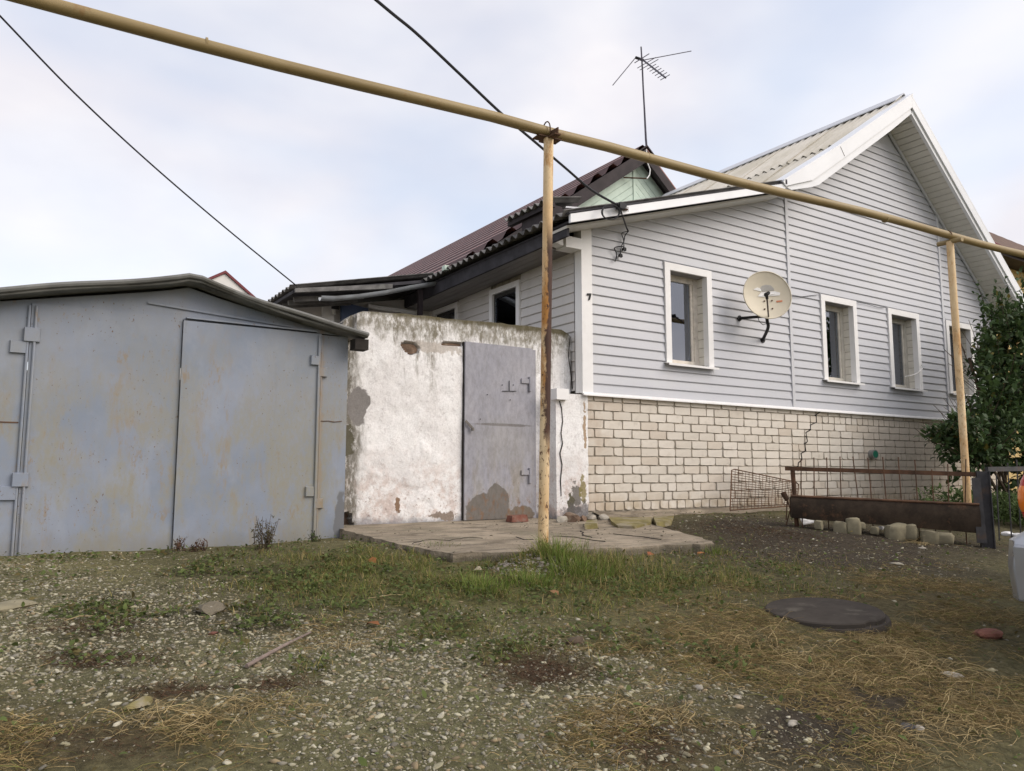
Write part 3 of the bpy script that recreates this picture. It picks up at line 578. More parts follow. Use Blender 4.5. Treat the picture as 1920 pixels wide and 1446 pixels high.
def corrugated(A, B, C, D, waves, amp, mat, name, parent, segs=7, rows=2, thick=.008, label=None):
    """sheet A-B is the wave direction (lower edge), D-C the upper edge; waves run across A->B"""
    A, B, C, D = [np.array(p, float) for p in (A, B, C, D)]; nrm = np.cross(B-A, D-A); nrm /= np.linalg.norm(nrm)
    if nrm[2] < 0: nrm = -nrm
    n = waves*segs; V = []
    for side in (0, 1):
        for j in range(rows+1):
            t = j/rows
            for i in range(n+1):
                u = i/n; p = (A*(1-u)+B*u)*(1-t)+(D*(1-u)+C*u)*t
                V.append(p+nrm*(amp*math.cos(2*math.pi*waves*u)-side*thick))
    Fc = []; W = n+1; off = W*(rows+1)
    for j in range(rows):
        for i in range(n):
            q = (j*W+i, j*W+i+1, (j+1)*W+i+1, (j+1)*W+i); Fc += [q, tuple(k+off for k in q[::-1])]
    for i in range(n): Fc += [(i+1, i, off+i, off+i+1), (rows*W+i, rows*W+i+1, off+rows*W+i+1, off+rows*W+i)]
    for j in range(rows): Fc += [(j*W, (j+1)*W, off+(j+1)*W, off+j*W), (j*W+n, off+j*W+n, off+(j+1)*W+n, (j+1)*W+n)]
    m = MB(); m.add(V, Fc); m.sm = True; return m.build(name, mat, parent, label)
# main slope: two courses of sheets, five wide
RZ = lambda x: 5.60-.705*(10.96-x)
ys = np.linspace(YO+.12, 10.9, 6)
for i in range(5):
    y0, y1 = ys[i]-.0, ys[i+1]+.03
    k = .004*(i % 2)
    corrugated((8.42, y0, RZ(8.42)+k), (8.42, y1, RZ(8.42)+k), (9.62, y1, RZ(9.62)+k), (9.62, y0, RZ(9.62)+k), 7, .026, 'slate', 'roof_sheet', house)
    corrugated((9.5, y0, RZ(9.5)+.03+k), (9.5, y1, RZ(9.5)+.03+k), (10.94, y1, RZ(10.94)+.03+k), (10.94, y0, RZ(10.94)+.03+k), 7, .026, 'slate', 'roof_sheet', house)
ZR2 = lambda x: 5.60-sR*(x-10.96)
corrugated((XE+.05, YO+.12, ZR2(XE+.05)), (XE+.05, 10.9, ZR2(XE+.05)), (10.98, 10.9, 5.6), (10.98, YO+.12, 5.6), 34, .026, 'slate', 'roof_sheet', house)
MB().prism([(10.72, 5.50), (10.96, 5.675), (11.2, 5.50), (11.2, 5.515), (10.96, 5.69), (10.72, 5.515)], YO+.1, 10.95).build('ridge_cap', 'trim_grey', house)
MB().prism([(8.5, RZ(8.5)-.06), (10.96, 5.50), (XE, ZR2(XE)-.09), (XE, ZR2(XE)-.07), (10.96, 5.52), (8.5, RZ(8.5)-.04)], YO+.13, 10.85).build('roof_deck', 'eave_dark', house)
# back gable closure
MB().prism([(XC+.1, 2.2), (XR-.1, 2.2), (XR-.1, 2.9), (10.96, 5.45), (8.0, 3.4), (XC+.1, 2.5)], 10.62, 10.8).build('back_gable', 'side_siding', house)
# lean-to corrugated sheets with their scalloped eave towards the garage
LZ = lambda x: zT(x)+.118
for i in range(4):
    y0 = YO+.02+i*1.2; y1 = y0+1.22
    corrugated((XL-.06, y0, LZ(XL-.06)-.012*i), (XL-.06, y1, LZ(XL-.06)-.012*(i+1)), (8.35, y1, LZ(8.35)-.012*(i+1)), (8.35, y0, LZ(8.35)-.012*i), 9, .024, 'old_slate', 'eave_sheet', house)
# eave box along the side wall
zE = zT(XL)
MB().hull([(XL+.06, YO+.14, zE-.09), (XL+.06, 10.6, zE-.15), (XL+.06, 10.6, zE-.0), (XL+.06, YO+.14, zE+.06)], [(XL+.09, YO+.14, zE-.09), (XL+.09, 10.6, zE-.15), (XL+.09, 10.6, zE-.0), (XL+.09, YO+.14, zE+.06)]).build('eave_fascia', 'eave_dark', house)
for i in range(4):
    xa = XL+.092+i*.098; MB().hull([(xa, YF+.15, zE-.085), (xa+.092, YF+.15, zE-.085), (xa+.092, YF+.15, zE-.07), (xa, YF+.15, zE-.07)], [(xa, 9.72, zE-.15), (xa+.092, 9.72, zE-.15), (xa+.092, 9.72, zE-.135), (xa, 9.72, zE-.135)]).build('eave_soffit_board', 'eave_board', house)
MB().box(XC-.24, XC-.033, YF-.04, YF+.14, zE-.10, zE+.02).build('eave_return', 'trim_white', house)
MB().prism([(XC-.42, zE-.06), (XC-.262, zE-.09), (XC-.262, zE+.0), (XC-.36, zE+.0)], YF-.02, YF+.1).build('eave_bracket', 'trim_white', house)
# loose raised sheet above the eave
corrugated((XL-.02, 6.15, 2.80), (XL-.02, 7.0, 2.81), (XL+.42, 7.0, 2.90), (XL+.42, 6.15, 2.89), 7, .022, 'old_slate', 'raised_sheet', house)
mb = MB().box(XL+.06, XL+.2, 6.2, 6.75, 2.60, 2.77); mb.bar((XL+.05, 6.16, 2.755), (XL+.05, 6.98, 2.765), .06, .05); mb.build('raised_sheet_timber', 'brown_dark', house)
MB().bar(onY(1008, 384, 6.9), onY(1130, 394, 6.9), .015, .02).build('metal_lath', 'trim_grey', house)
MB().box(XL-.09, XL-.03, 8.25, 8.33, zE+.06, zE+.12).build('patch', 'mint', house)
# side wall boards and windows
SY0, SY1 = YF+.1, 9.74; SW = [(7.41, 8.09, 1.25, 2.285), (8.92, 9.645, 1.25, 2.30)]
for r in range(19):
    z0 = ZB+.03+r*ROW; z1 = z0+ROW-.0005
    if z0 > zE-.06: break
    cur = SY0
    for y0, y1, a_, b_ in SW:
        if z1 > a_ and z0 < b_-.03:
            link('siding_board', board_mesh((XC, y0-.004, z0), (XC, cur, z0), (XC, y0-.004, z1), (XC, cur, z1), (-1, 0, 0), 'side_siding'), house); cur = y1+.004
    link('siding_board', board_mesh((XC, SY1, z0), (XC, cur, z0), (XC, SY1, z1), (XC, cur, z1), (-1, 0, 0), 'side_siding'), house)
for k, (y0, y1, a_, b_) in enumerate(SW):
    t = .07; mb = MB(); mb.box(XC-.034, XC-.0005, y0, y0+t, a_, b_); mb.box(XC-.034, XC-.0005, y1-t, y1, a_, b_); mb.box(XC-.0335, XC-.0005, y0+t, y1-t, b_-t, b_-.0005); wn_ = mb.build('window', 'trim_white', house)
    mb = MB(); mb.box(XC+.003, XC+.012, y0+t, y0+t+.04, a_, b_-t); mb.box(XC+.003, XC+.012, y1-t-.06, y1-t, a_, b_-t); mb.box(XC+.0035, XC+.0115, y0+t+.04, y1-t-.06, b_-t-.07, b_-t); mb.build('sash', 'old_sash', wn_)
    MB().box(XC-.001, XC+.002, y0+t, y1-t, a_, b_-t).build('pane_back', 'room', wn_)
    MB().box(XC-.006, XC-.003, y0+t+.03, y1-t-.04, a_, b_-t-.05).build('pane', 'glass', wn_)
MB().box(XC-.03, XC-.001, SY0-.012, SY0-.001, ZB, zE-.06).build('starter_strip', 'trim_white', house)

# =================================================================== GARAGE
GYF = 6.2
gar = thing('garage', 'low grey-blue sheet metal garage with shallow pitched roof and two gate leaves', 'garage', (1.08, GYF+1.5, -.6))
PK, GE = (1.09, 1.47), 1.19                      # peak (x, z) and eave height of the front
def groof(x): return PK[1]-.20*abs(x-PK[0])-.02*(1-math.exp(-abs(x-PK[0])/.12))
def gp(px, py, Y=GYF): p = onY(px, py, Y); return p[0], p[2]
GX0, GX1 = -.34, 2.385; zb = -.72
XS1, XS2, XM = .07, 2.135, 1.052                # seams and meeting line
ZT = 1.17
mb = MB().box(GX0, XS1-.004, GYF, GYF+.03, zb, ZT-.01); pl = mb.build('side_panel', 'garage_paint', gar)
mb = MB(); mb.box(GX0+.01, XS1-.03, GYF-.004, GYF+.001, .33, .338); mb.build('panel_seam', 'rust', pl)
mb = MB().box(XS2+.004, GX1, GYF+.002, GYF+.03, zb, ZT-.02); pr = mb.build('side_panel', 'garage_paint', gar)
seam = [gp(px, py) for px, py in ((596, 789), (606, 790), (616, 789.5), (626, 791.5), (641, 790))]; mb = MB()
for p, q in zip(seam[:-1], seam[1:]): mb.bar((p[0], GYF, p[1]), (q[0], GYF, q[1]), .006, .006, up=(0, 1, 0))
mb.build('panel_seam', 'rust', pr)
def leaf(x0, x1, y, z0, z1, nm):
    nx, nz = 14, 22; V = []; Fc = []
    for j in range(nz+1):
        for i in range(nx+1):
            xx = x0+(x1-x0)*i/nx; zz = z0+(z1-z0)*j/nz
            e = min(i, nx-i, 2)/2
            V.append((xx, y-e*.010*(fbm(xx*1.0+5, zz, 1.6, 41, 2)-.5), zz))
    for j in range(nz):
        for i in range(nx): a_ = j*(nx+1)+i; Fc.append((a_, a_+1, a_+nx+2, a_+nx+1))
    m = MB(); m.add(V, Fc); m.box(x0+.0005, x1-.0005, y+.006, y+.03, z0+.0005, z1-.0005); m.box(x0, x0+.006, y+.0005, y+.0055, z0, z1); m.box(x1-.006, x1, y+.0005, y+.0055, z0, z1); m.box(x0+.006, x1-.006, y+.0005, y+.0055, z1-.004, z1); m.box(x0+.006, x1-.006, y+.0005, y+.0055, z0, z0+.004)
    me = m.mesh('gate_leaf', 'garage_paint'); smooth(me, 30); return link('gate_leaf', me, gar, nm)
l1 = leaf(XS1, XM-.004, GYF-.010, -.585, ZT, 'wider gate leaf on the left, its foot short of the ground')
l2 = leaf(XM, XS2, GYF-.034, -.605, 1.15, 'right gate leaf overlapping the left one')
def plate(px, py, wd, hd, par, y):
    c = gp(px, py, y); m = MB(); m.hull([(c[0]-wd/2, y, c[1]-hd/2), (c[0]+wd/2, y, c[1]-hd/2), (c[0]+wd/2, y, c[1]+hd/2), (c[0]-wd/2, y, c[1]+hd/2)], [(c[0]-wd/2+.006, y-.018, c[1]-hd/2+.006), (c[0]+wd/2-.006, y-.018, c[1]-hd/2+.006), (c[0]+wd/2-.006, y-.018, c[1]+hd/2-.006), (c[0]-wd/2+.006, y-.018, c[1]+hd/2-.006)])
    m.build('hinge_plate', 'garage_paint', par)
plate(60, 628, .10, .105, l1, GYF-.014); plate(34, 651, .10, .09, pl, GYF-.003); plate(38, 900, .10, .10, l1, GYF-.014); plate(14, 925, .10, .10, pl, GYF-.003)
plate(590, 676, .075, .085, l2, GYF-.038); plate(604, 698, .085, .085, pr, GYF-.008); plate(580, 922, .075, .085, l2, GYF-.038); plate(596, 944, .085, .085, pr, GYF-.008)
for x_, y_ in ((XS1+.028, GYF-.02), (XS1-.012, GYF-.012)): MB().tube([(x_, y_, -.60), (x_, y_, ZT-.02)], .009, 8).build('edge_bead', 'garage_paint', gar)
for x_, y_ in ((XS2-.022, GYF-.045), (XS2+.012, GYF-.012)): MB().tube([(x_, y_, -.60), (x_, y_, 1.13)], .008, 8).build('edge_bead', 'garage_paint', gar)
xsn = np.linspace(GX0, GX1, 24); top = [(x_, groof(x_)-.05) for x_ in xsn]
m = MB(); 
for (xa, za), (xb, zb_) in zip(top[:-1], top[1:]): m.prism([(xa, ZT-.01), (xb, ZT-.01), (xb, zb_), (xa, za)], GYF+.004, GYF+.03)
m.build('gable_panel', 'garage_paint', gar)
MB().bar((.80, GYF-.006, 1.262), (2.06, GYF-.006, 1.18), .012, .016).build('gate_stop', 'garage_paint', gar)
MB().bar((XM+.02, GYF-.02, 1.172), (XS2-.04, GYF-.02, 1.168), .05, .012).build('drip_lip', 'garage_paint', gar)
m = MB(); m.box(GX0, GX0+.03, GYF+.031, 10.2, zb, GE-.05); m.box(GX1-.03, GX1, GYF+.031, 10.2, zb, GE-.06); m.box(GX0+.03, GX1-.03, 10.15, 10.2, zb, GE-.05); m.build('wall', 'garage_roof', gar)
# roof sheet with its overhang and rolled front edge
xr = np.linspace(GX0-.14, GX1+.105, 34); yr_ = np.array([GYF-.17, GYF-.1, GYF, 7.0, 8.5, 10.3]); V = []; Fc = []
def rz(x, y): return groof(x)+.006+.012*(fbm(x, y, 2.0, 51, 2)-.5)+.012*math.sin(x*2.3)
for y in yr_:
    for x in xr: V.append((x, y, rz(x, y)))
n = len(xr)
for j in range(len(yr_)-1):
    for i in range(n-1): a_ = j*n+i; Fc.append((a_, a_+1, a_+n+1, a_+n))
o_ = len(V); V += [(v[0], v[1], v[2]-.012) for v in V[:o_]]; Fc += [tuple(k+o_ for k in q[::-1]) for q in Fc]
for i in range(n-1): Fc.append((i+1, i, o_+i, o_+i+1))
for j in range(len(yr_)-1): Fc += [(j*n, (j+1)*n, o_+(j+1)*n, o_+j*n), (j*n+n-1, o_+j*n+n-1, o_+(j+1)*n+n-1, (j+1)*n+n-1)]
m = MB(); m.add(V, Fc); m.sm = True; rf = m.build('roof', 'roof_top', gar)
MB().tube([(x, GYF-.185+.008*math.sin(x*5), rz(x, GYF-.17)-.012+.006*math.sin(x*7.3)) for x in xr], .020, 8).build('front_roll', 'garage_roof', rf)
MB().tube([(x, GYF-.165+.006*math.sin(x*4), rz(x, GYF-.17)-.036+.005*math.sin(x*6.1)) for x in xr], .013, 8).build('front_roll', 'garage_roof', rf)
m = MB()
for xa, xb in zip(xr[:-1], xr[1:]): m.hull([(xa, GYF-.14, rz(xa, GYF)-.04), (xb, GYF-.14, rz(xb, GYF)-.04), (xb, GYF-.11, rz(xb, GYF)-.02), (xa, GYF-.11, rz(xa, GYF)-.02)], [(xa, GYF-.0, rz(xa, GYF)-.045), (xb, GYF-.0, rz(xb, GYF)-.045), (xb, GYF-.0, rz(xb, GYF)-.02), (xa, GYF-.0, rz(xa, GYF)-.02)])
m.build('overhang_lining', 'garage_roof', rf)
MB().bar((GX1-.0, GYF-.1, groof(GX1)-.115), (GX1+.12, GYF-.1, groof(GX1)-.115), .12, .09).build('roof_end_gap_shade', 'crack_gap_dark', rf)  # near-black block painted in for the dark gap under the roof tip

# =================================================================== WHITEWASHED WALL
WY = 6.42
wall = thing('plastered_wall', 'whitewashed plaster wall streaked with moss between garage and house', 'wall', (3.7, WY+.1, -.55))
WXL, WXR = 2.44, 4.965
def wtop(x): return np.interp(x, [2.44, 2.50, 2.60, 2.72, 3.3, 4.1, 4.85, 4.965], [1.34, 1.40, 1.445, 1.455, 1.475, 1.495, 1.508, 1.45])+.018*(fbm(x, 1, 9, 3, 3)-.5)
hole = [onY(px, py, WY) for px, py in ((750, 643), (762, 641), (779, 644), (787, 655), (783, 662), (772, 665), (762, 661), (755, 653))]
strip = [onY(px, py, WY) for px, py in ((826, 643), (845, 640.5), (868, 644), (867, 648), (846, 647), (830, 647))]
def inside(x, z, P):
    c = False; n = len(P)
    for i in range(n):
        x1, z1 = P[i][0], P[i][2]; x2, z2 = P[(i+1) % n][0], P[(i+1) % n][2]
        if (z1 > z) != (z2 > z) and x < (x2-x1)*(z-z1)/(z2-z1)+x1: c = not c
    return c
nx, nz = 170, 130; V = []; Fc = []
for j in range(nz+1):
    for i in range(nx+1):
        x = WXL+(WXR-WXL)*i/nx; zt = float(wtop(x)); z = -.72+(zt+.72)*j/nz
        xx = x+(.02*(fbm(z, 2, 7, 5, 3)-.5)*2 if i == 0 else 0)
        d = .03*(fbm(x, z, 1.7, 61, 3)-.5)+.012*(fbm(x, z, 11, 63, 3)-.5)
        d += .02*sm(fbm(x, z, 3.3, 71, 3), .58, .62)*(1-sm(z, .2, .5)+sm(z, 1.1, 1.3))*.35
        if inside(x, z, hole) or inside(x, z, strip): d = -.045
        if x < 2.60-.10*fbm(z, 4, 9, 3, 3) and z < -.40+.10*fbm(x, 7, 12, 5, 2): d = -.16
        if x < 2.53 and z > 1.10: d -= .05*sm(z, 1.1, 1.25)
        V.append((xx, WY-d, z))
for j in range(nz):
    for i in range(nx): a_ = j*(nx+1)+i; Fc.append((a_, a_+1, a_+nx+2, a_+nx+1))
W_ = nx+1; o_ = len(V)
for i in range(nx+1): x = WXL+(WXR-WXL)*i/nx; V.append((x, WY+.2, float(wtop(x))+.01*math.sin(x*9)))
for i in range(nx): Fc.append((nz*W_+i, nz*W_+i+1, o_+i+1, o_+i))
o2 = len(V)
for j in range(nz+1): zt = float(wtop(WXL)); V.append((WXL+.02, WY+.2, -.72+(zt+.72)*j/nz))
for j in range(nz): Fc.append((j*W_, (j+1)*W_, o2+j+1, o2+j))
m = MB(); m.add(V, Fc); me = m.mesh('plaster', 'whitewash'); smooth(me, 60); link('plaster', me, wall)
MB().box(WXL+.03, WXR, WY+.08, WY+.19, -.72, 1.30).build('masonry_core', 'bare_brick', wall)
for P_, nm in ((hole, 'exposed_brick'), (strip, 'exposed_brick')):
    c = np.mean(P_, 0); m = MB(); m.hull([(c[0]+(p[0]-c[0])*.86, WY+.010+.008*(i % 2), c[2]+(p[2]-c[2])*.8-.006) for i, p in enumerate(P_)][::-1], [(p[0], WY+.06, p[2]) for p in P_][::-1]); m.build(nm, 'bare_brick', wall)
def decal(pts, Y, t, name, mat, parent, jag=.012, seed=1, label=None):
    """thin raised patch with a ragged edge, drawn in the wall plane"""
    P_ = [onY(px, py, Y) for px, py in pts]; q = random.Random(seed); R_ = []
    for a_, b_ in zip(P_, P_[1:]+P_[:1]):
        L = np.linalg.norm(b_-a_); k = max(1, int(L/.035))
        for i in range(k): p = a_+(b_-a_)*i/k; R_.append((p[0]+q.uniform(-jag, jag), p[2]+q.uniform(-jag, jag)))
    ar = sum(R_[i][0]*R_[(i+1) % len(R_)][1]-R_[(i+1) % len(R_)][0]*R_[i][1] for i in range(len(R_)))
    if ar < 0: R_ = R_[::-1]
    return MB().prism(R_, Y-t, Y+.03).build(name, mat, parent, label)
crk = [(1049, 752), (1053, 765), (1055, 790), (1052, 812), (1055, 832), (1050, 850), (1054, 872), (1051, 900), (1052, 930)]
def crack(pts, Y, r, parent):
    m = MB(); P_ = [onY(px, py, Y) for px, py in pts]
    for a_, b_ in zip(P_[:-1], P_[1:]): m.bar((a_[0], Y, a_[2]), (b_[0], Y, b_[2]), r*random.uniform(.7, 1.5), .01, up=(0, 1, 0))
    m.build('crack', 'crack_gap_dark', parent)
# pier closing the wall against the house corner
PY = 6.22
m = MB(); nx, nz = 18, 60; V = []; Fc = []
px0 = onY(1043, 850, PY)[0]; px1 = XC+.03
for j in range(nz+1):
    for i in range(nx+1):
        z = -.6+(.80+.6)*j/nz; x = px0+(px1-px0)*i/nx
        if i == nx: x += .018*(fbm(z, 9, 8, 5, 3)-.5)*2
        V.append((x, PY-.02*(fbm(x, z, 4, 77, 3)-.5), z))
for j in range(nz):
    for i in range(nx): a_ = j*(nx+1)+i; Fc.append((a_, a_+1, a_+nx+2, a_+nx+1))
o_ = len(V)
for j in range(nz+1): z = -.6+(.80+.6)*j/nz; V += [(px0, WY, z)]
for j in range(nz): Fc.append((j*(nx+1), (j+1)*(nx+1), o_+j+1, o_+j))
m.add(V, Fc); m.box(px0+.01, px1-.03, PY+.02, WY-.0, .74, .795); me = m.mesh('pier', 'whitewash'); smooth(me, 50); link('pier', me, wall)
crack(crk, PY-.004, .006, wall)
crack([(1069, 632), (1067, 650), (1066, 668), (1069, 690), (1072, 715), (1073, 730)], WY-.008, .005, wall)
m = MB(); m.box(*(lambda a_, b_: (a_[0], b_[0], PY-.06, PY+.06, b_[2], a_[2]))(onY(1044, 728, PY-.06), onY(1067, 750, PY-.06))); m.build('gutter_outlet', 'trim_white', wall)
# steel door in the wall
DY = WY-.035
d0, d1, d2, d3 = [onY(px, py, DY) for px, py in ((869.5, 640), (1001, 654), (1004.5, 971), (874, 975))]
dx0, dx1 = (d0[0]+d3[0])/2, (d1[0]+d2[0])/2-.03; dz0, dz1 = (d2[2]+d3[2])/2, (d0[2]+d1[2])/2
V = []; Fc = []; nx, nz = 10, 20
for j in range(nz+1):
    for i in range(nx+1):
        x = dx0+(dx1-dx0)*i/nx; z = dz0+(dz1-dz0)*j/nz; V.append((x, DY-.008*(fbm(x+3, z, 1.9, 81, 2)-.5), z))
for j in range(nz):
    for i in range(nx): a_ = j*(nx+1)+i; Fc.append((a_, a_+1, a_+nx+2, a_+nx+1))
m = MB(); m.add(V, Fc); m.box(dx0, dx1, DY+.006, DY+.028, dz0, dz1); m.box(dx0-.0008, dx0+.004, DY, DY+.0055, dz0, dz1); m.box(dx1-.004, dx1+.0008, DY, DY+.0055, dz0, dz1)
me = m.mesh('door', 'door_paint'); smooth(me, 30); dr = link('door', me, wall, 'grey-violet steel door with a bare metal patch at its foot')
m = MB(); m.box(dx1+.004, dx1+.05, DY+.008, DY+.03, dz0-.02, dz1-.012); m.build('door_frame', 'door_paint', wall)
m = MB(); m.box(dx0-.012, dx0-.002, DY+.02, DY+.06, dz0, dz1); m.build('door_gap', 'crack_gap_dark', wall)
for py in (716, 887):
    c = onY(993, py, DY-.01); m = MB(); m.box(c[0]-.10, c[0]-.005, DY-.016, DY-.005, c[2]-.018, c[2]+.028); m.tube([(c[0]+.004, DY-.012, c[2]-.10), (c[0]+.004, DY-.012, c[2]+.05)], .016, 10); m.build('hinge', 'door_paint', dr)
a_ = onY(873, 789, DY-.02); b_ = onY(885, 802, DY-.02); m = MB(); m.bar(a_, b_, .022, .008, up=(0, 1, 0)); m.tube([(b_[0], DY-.03, b_[2]), (b_[0]+.005, DY-.03, b_[2]-.03)], .016, 10); m.build('latch', 'bare_metal', dr)
m = MB(); p = onY(955, 714, DY-.008); q = onY(955, 733, DY-.008); m.bar(p, q, .006, .004, up=(0, 1, 0)); p = onY(942, 733.5, DY-.008); q = onY(968, 733.5, DY-.008); m.bar(p, q, .006, .004, up=(0, 1, 0))
for px, py in ((942, 722), (963, 722), (957, 750), (901, 786), (914, 740)): c = onY(px, py, DY-.007); m.box(c[0]-.004, c[0]+.004, DY-.009, DY-.003, c[2]-.004, c[2]+.004)
m.build('slot_marks', 'black', dr)

# =================================================================== CONCRETE SLAB BEFORE THE DOOR
slab = thing('concrete_slab', 'cracked low concrete slab in front of the grey steel door', 'slab', (3.6, 5.3, -.62))
def onP(px, py, z0=-.47, k=.05, y0=6.3): d = ray(px, py); return d*((z0-k*y0)/(d[2]-k*d[1]))
def slz(x, y): return -.47-.05*(6.3-y)
front = [onP(px, py) for px, py in ((682, 1004), (720, 1014), (770, 1024), (815, 1032), (850, 1038), (900, 1035), (960, 1036), (1018, 1034), (1100, 1030), (1180, 1026), (1260, 1021), (1338, 1019))]
right = [onP(px, py) for px, py in ((1335, 1014), (1300, 1004), (1262, 994), (1235, 986))]
outl = [(p[0], p[1]) for p in front+right]+[(5.35, 5.95), (5.05, 6.05), (4.98, 6.5), (2.5, 6.5), (2.35, 6.2)]
ring = []
q = random.Random(5)
for (xa, ya), (xb, yb_) in zip(outl, outl[1:]+outl[:1]):
    k = max(1, int(math.hypot(xb-xa, yb_-ya)/.06))
    for i in range(k): ring.append((xa+(xb-xa)*i/k+q.uniform(-.016, .016), ya+(yb_-ya)*i/k+q.uniform(-.016, .016)))
m = MB(); n = len(ring)
import bmesh
bm = bmesh.new(); tv = [bm.verts.new((x, y, slz(x, y)+.010*(fbm(x, y, 5, 91, 3)-.5))) for x, y in ring]; f = bm.faces.new(tv)
bmesh.ops.recalc_face_normals(bm, faces=[f])
if f.normal.z < 0: f.normal_flip()
ex = bmesh.ops.extrude_face_region(bm, geom=[f]); vs = [e for e in ex['geom'] if isinstance(e, bmesh.types.BMVert)]
for v in tv: pass
low = tv
for v in low: v.co.z = -.80; v.co.x += .012*q.uniform(-1, 1); v.co.y += .012*q.uniform(-1, 1)
bmesh.ops.recalc_face_normals(bm, faces=bm.faces)
bmesh.ops.triangulate(bm, faces=[f_ for f_ in bm.faces if len(f_.verts) > 4])
me = bpy.data.meshes.new('slab_body'); bm.to_mesh(me); bm.free(); me.materials.append(M['slab']); link('slab_body', me, slab)
def slab_crack(pts, wd):
    m = MB(); P_ = [onP(px, py) for px, py in pts]; R_ = []
    for a_, b_ in zip(P_[:-1], P_[1:]):
        k = max(2, int(np.linalg.norm(b_-a_)/.05))
        for i in range(k): t = a_+(b_-a_)*i/k; R_.append(t+np.array([random.uniform(-.012, .012), random.uniform(-.02, .02), 0]))
    R_.append(P_[-1])
    for a_, b_ in zip(R_[:-1], R_[1:]): m.bar((a_[0], a_[1], slz(a_[0], a_[1])-.001), (b_[0], b_[1], slz(b_[0], b_[1])-.001), wd*random.uniform(.08, .45), .012)
    m.build('crack', 'crack_gap_dark', slab)
for pts, wd in ((((770, 1020), (810, 1012), (840, 1014), (880, 1008), (905, 1010)), .02), (((965, 1007), (985, 1013), (1000, 1012)), .018), (((1040, 1006), (1080, 1008), (1110, 1013), (1135, 1016)), .018), (((1090, 996), (1093, 1004), (1110, 1008)), .014), (((1150, 1002), (1200, 1006), (1240, 1012)), .016),): slab_crack(pts, wd)
# loose mossy plates and rubble between slab and plinth
def stone(name, c, size, mat, seed, parent=None, label=None, flat=1.0):
    q = random.Random(seed); bm = bmesh.new(); bmesh.ops.create_icosphere(bm, subdivisions=2, radius=1)
    dirs = [Vector((q.gauss(0, 1), q.gauss(0, 1), q.gauss(0, 1))).normalized() for _ in range(9)]; offs = [q.uniform(.55, .85) for _ in dirs]
    for v in bm.verts:
        for d, o in zip(dirs, offs):
            t = v.co.dot(d)
            if t > o: v.co -= d*(t-o)
    rz_ = q.uniform(0, 6.28)
    for v in bm.verts:
        x, y, z = v.co.x*size[0], v.co.y*size[1], v.co.z*size[2]*flat
        v.co = (x*math.cos(rz_)-y*math.sin(rz_)+c[0], x*math.sin(rz_)+y*math.cos(rz_)+c[1], z+c[2])
    me = bpy.data.meshes.new(name); bm.to_mesh(me); bm.free(); me.materials.append(M[mat])
    return link(name, me, parent, label)
def block(name, c, size, mat, seed):
    q = random.Random(seed); bm = bmesh.new(); bmesh.ops.create_cube(bm, size=2); bmesh.ops.bevel(bm, geom=bm.edges[:], offset=.5, segments=2, affect='EDGES', profile=.6)
    rz_ = q.uniform(-.6, .6)+2.3; tl_ = q.uniform(-.12, .12)
    for v in bm.verts:
        j = [1+q.uniform(-.15, .15) for _ in range(3)]; x, y, z = v.co.x*size[0]*j[0], v.co.y*size[1]*j[1], v.co.z*size[2]*j[2]+v.co.x*size[0]*tl_
        v.co = (x*math.cos(rz_)-y*math.sin(rz_)+c[0], x*math.sin(rz_)+y*math.cos(rz_)+c[1], z+c[2])
    me = bpy.data.meshes.new(name); bm.to_mesh(me); bm.free(); me.materials.append(M[mat]); smooth(me, 50); return link(name, me)
for i, pts in enumerate((((1142, 972), (1175, 975), (1222, 974), (1221, 984), (1190, 991), (1160, 990), (1145, 983)), ((1224, 974), (1262, 973), (1258, 982), (1232, 986)), ((1100, 984), (1118, 983), (1122, 991), (1098, 993)))):
    P_ = [onP(px, py) for px, py in pts]; R_ = [(p[0], p[1]) for p in P_]
    ar = sum(R_[k][0]*R_[(k+1) % len(R_)][1]-R_[(k+1) % len(R_)][0]*R_[k][1] for k in range(len(R_)))
    if ar < 0: R_ = R_[::-1]
    o = MB().hull([(x_, y_, slz(x_, y_)-.02) for x_, y_ in R_], [(x_+.01*math.sin(9*y_), y_+.01*math.cos(7*x_), slz(x_, y_)+.022+.012*(fbm(x_, y_, 9, 4, 2)-.5)+.01*i) for x_, y_ in R_]).build('stone_plate', 'moss_patch')
    tag(o, ['largest mossy stone plate lying against the brick plinth', 'smaller mossy stone plate right of the largest one', 'small mossy stone plate nearest the white pier'][i], 'stone', 'mossy plates by the plinth')
for i, (px, py, s_, mt, lb) in enumerate(((1068, 975, .09, 'bare_brick', 'broken brown brick lump at the foot of the white pier'), (1094, 983, .06, 'bare_brick', 'small reddish brown lump beside the mossy plate'), (1108, 972, .07, 'rubble', 'grey rubble lump under the first bricks of the plinth'), (1132, 970, .06, 'rubble', 'grey rubble lump left of the largest mossy plate'), (1052, 984, .07, 'rubble', 'grey rubble lump behind the rusty post'))):
    p = onY(px, py, 6.02); p[2] = max(p[2]-.02, slz(p[0], p[1])+s_*.3); tag(stone('rubble_lump', p, (s_*1.3, s_*.8, s_*.8), mt, 40+i), lb, 'rubble', 'rubble at the foot of the plinth')
p = onP(1000, 985); tag(MB().hull([(p[0]-.09, 6.10, -.475), (p[0]+.12, 6.12, -.475), (p[0]+.12, 6.22, -.472), (p[0]-.09, 6.20, -.472)], [(p[0]-.075, 6.11, -.415), (p[0]+.11, 6.13, -.41), (p[0]+.11, 6.215, -.41), (p[0]-.075, 6.195, -.415)]).build('loose_brick', 'red_brick'), 'loose red brick on the slab below the steel door', 'brick')

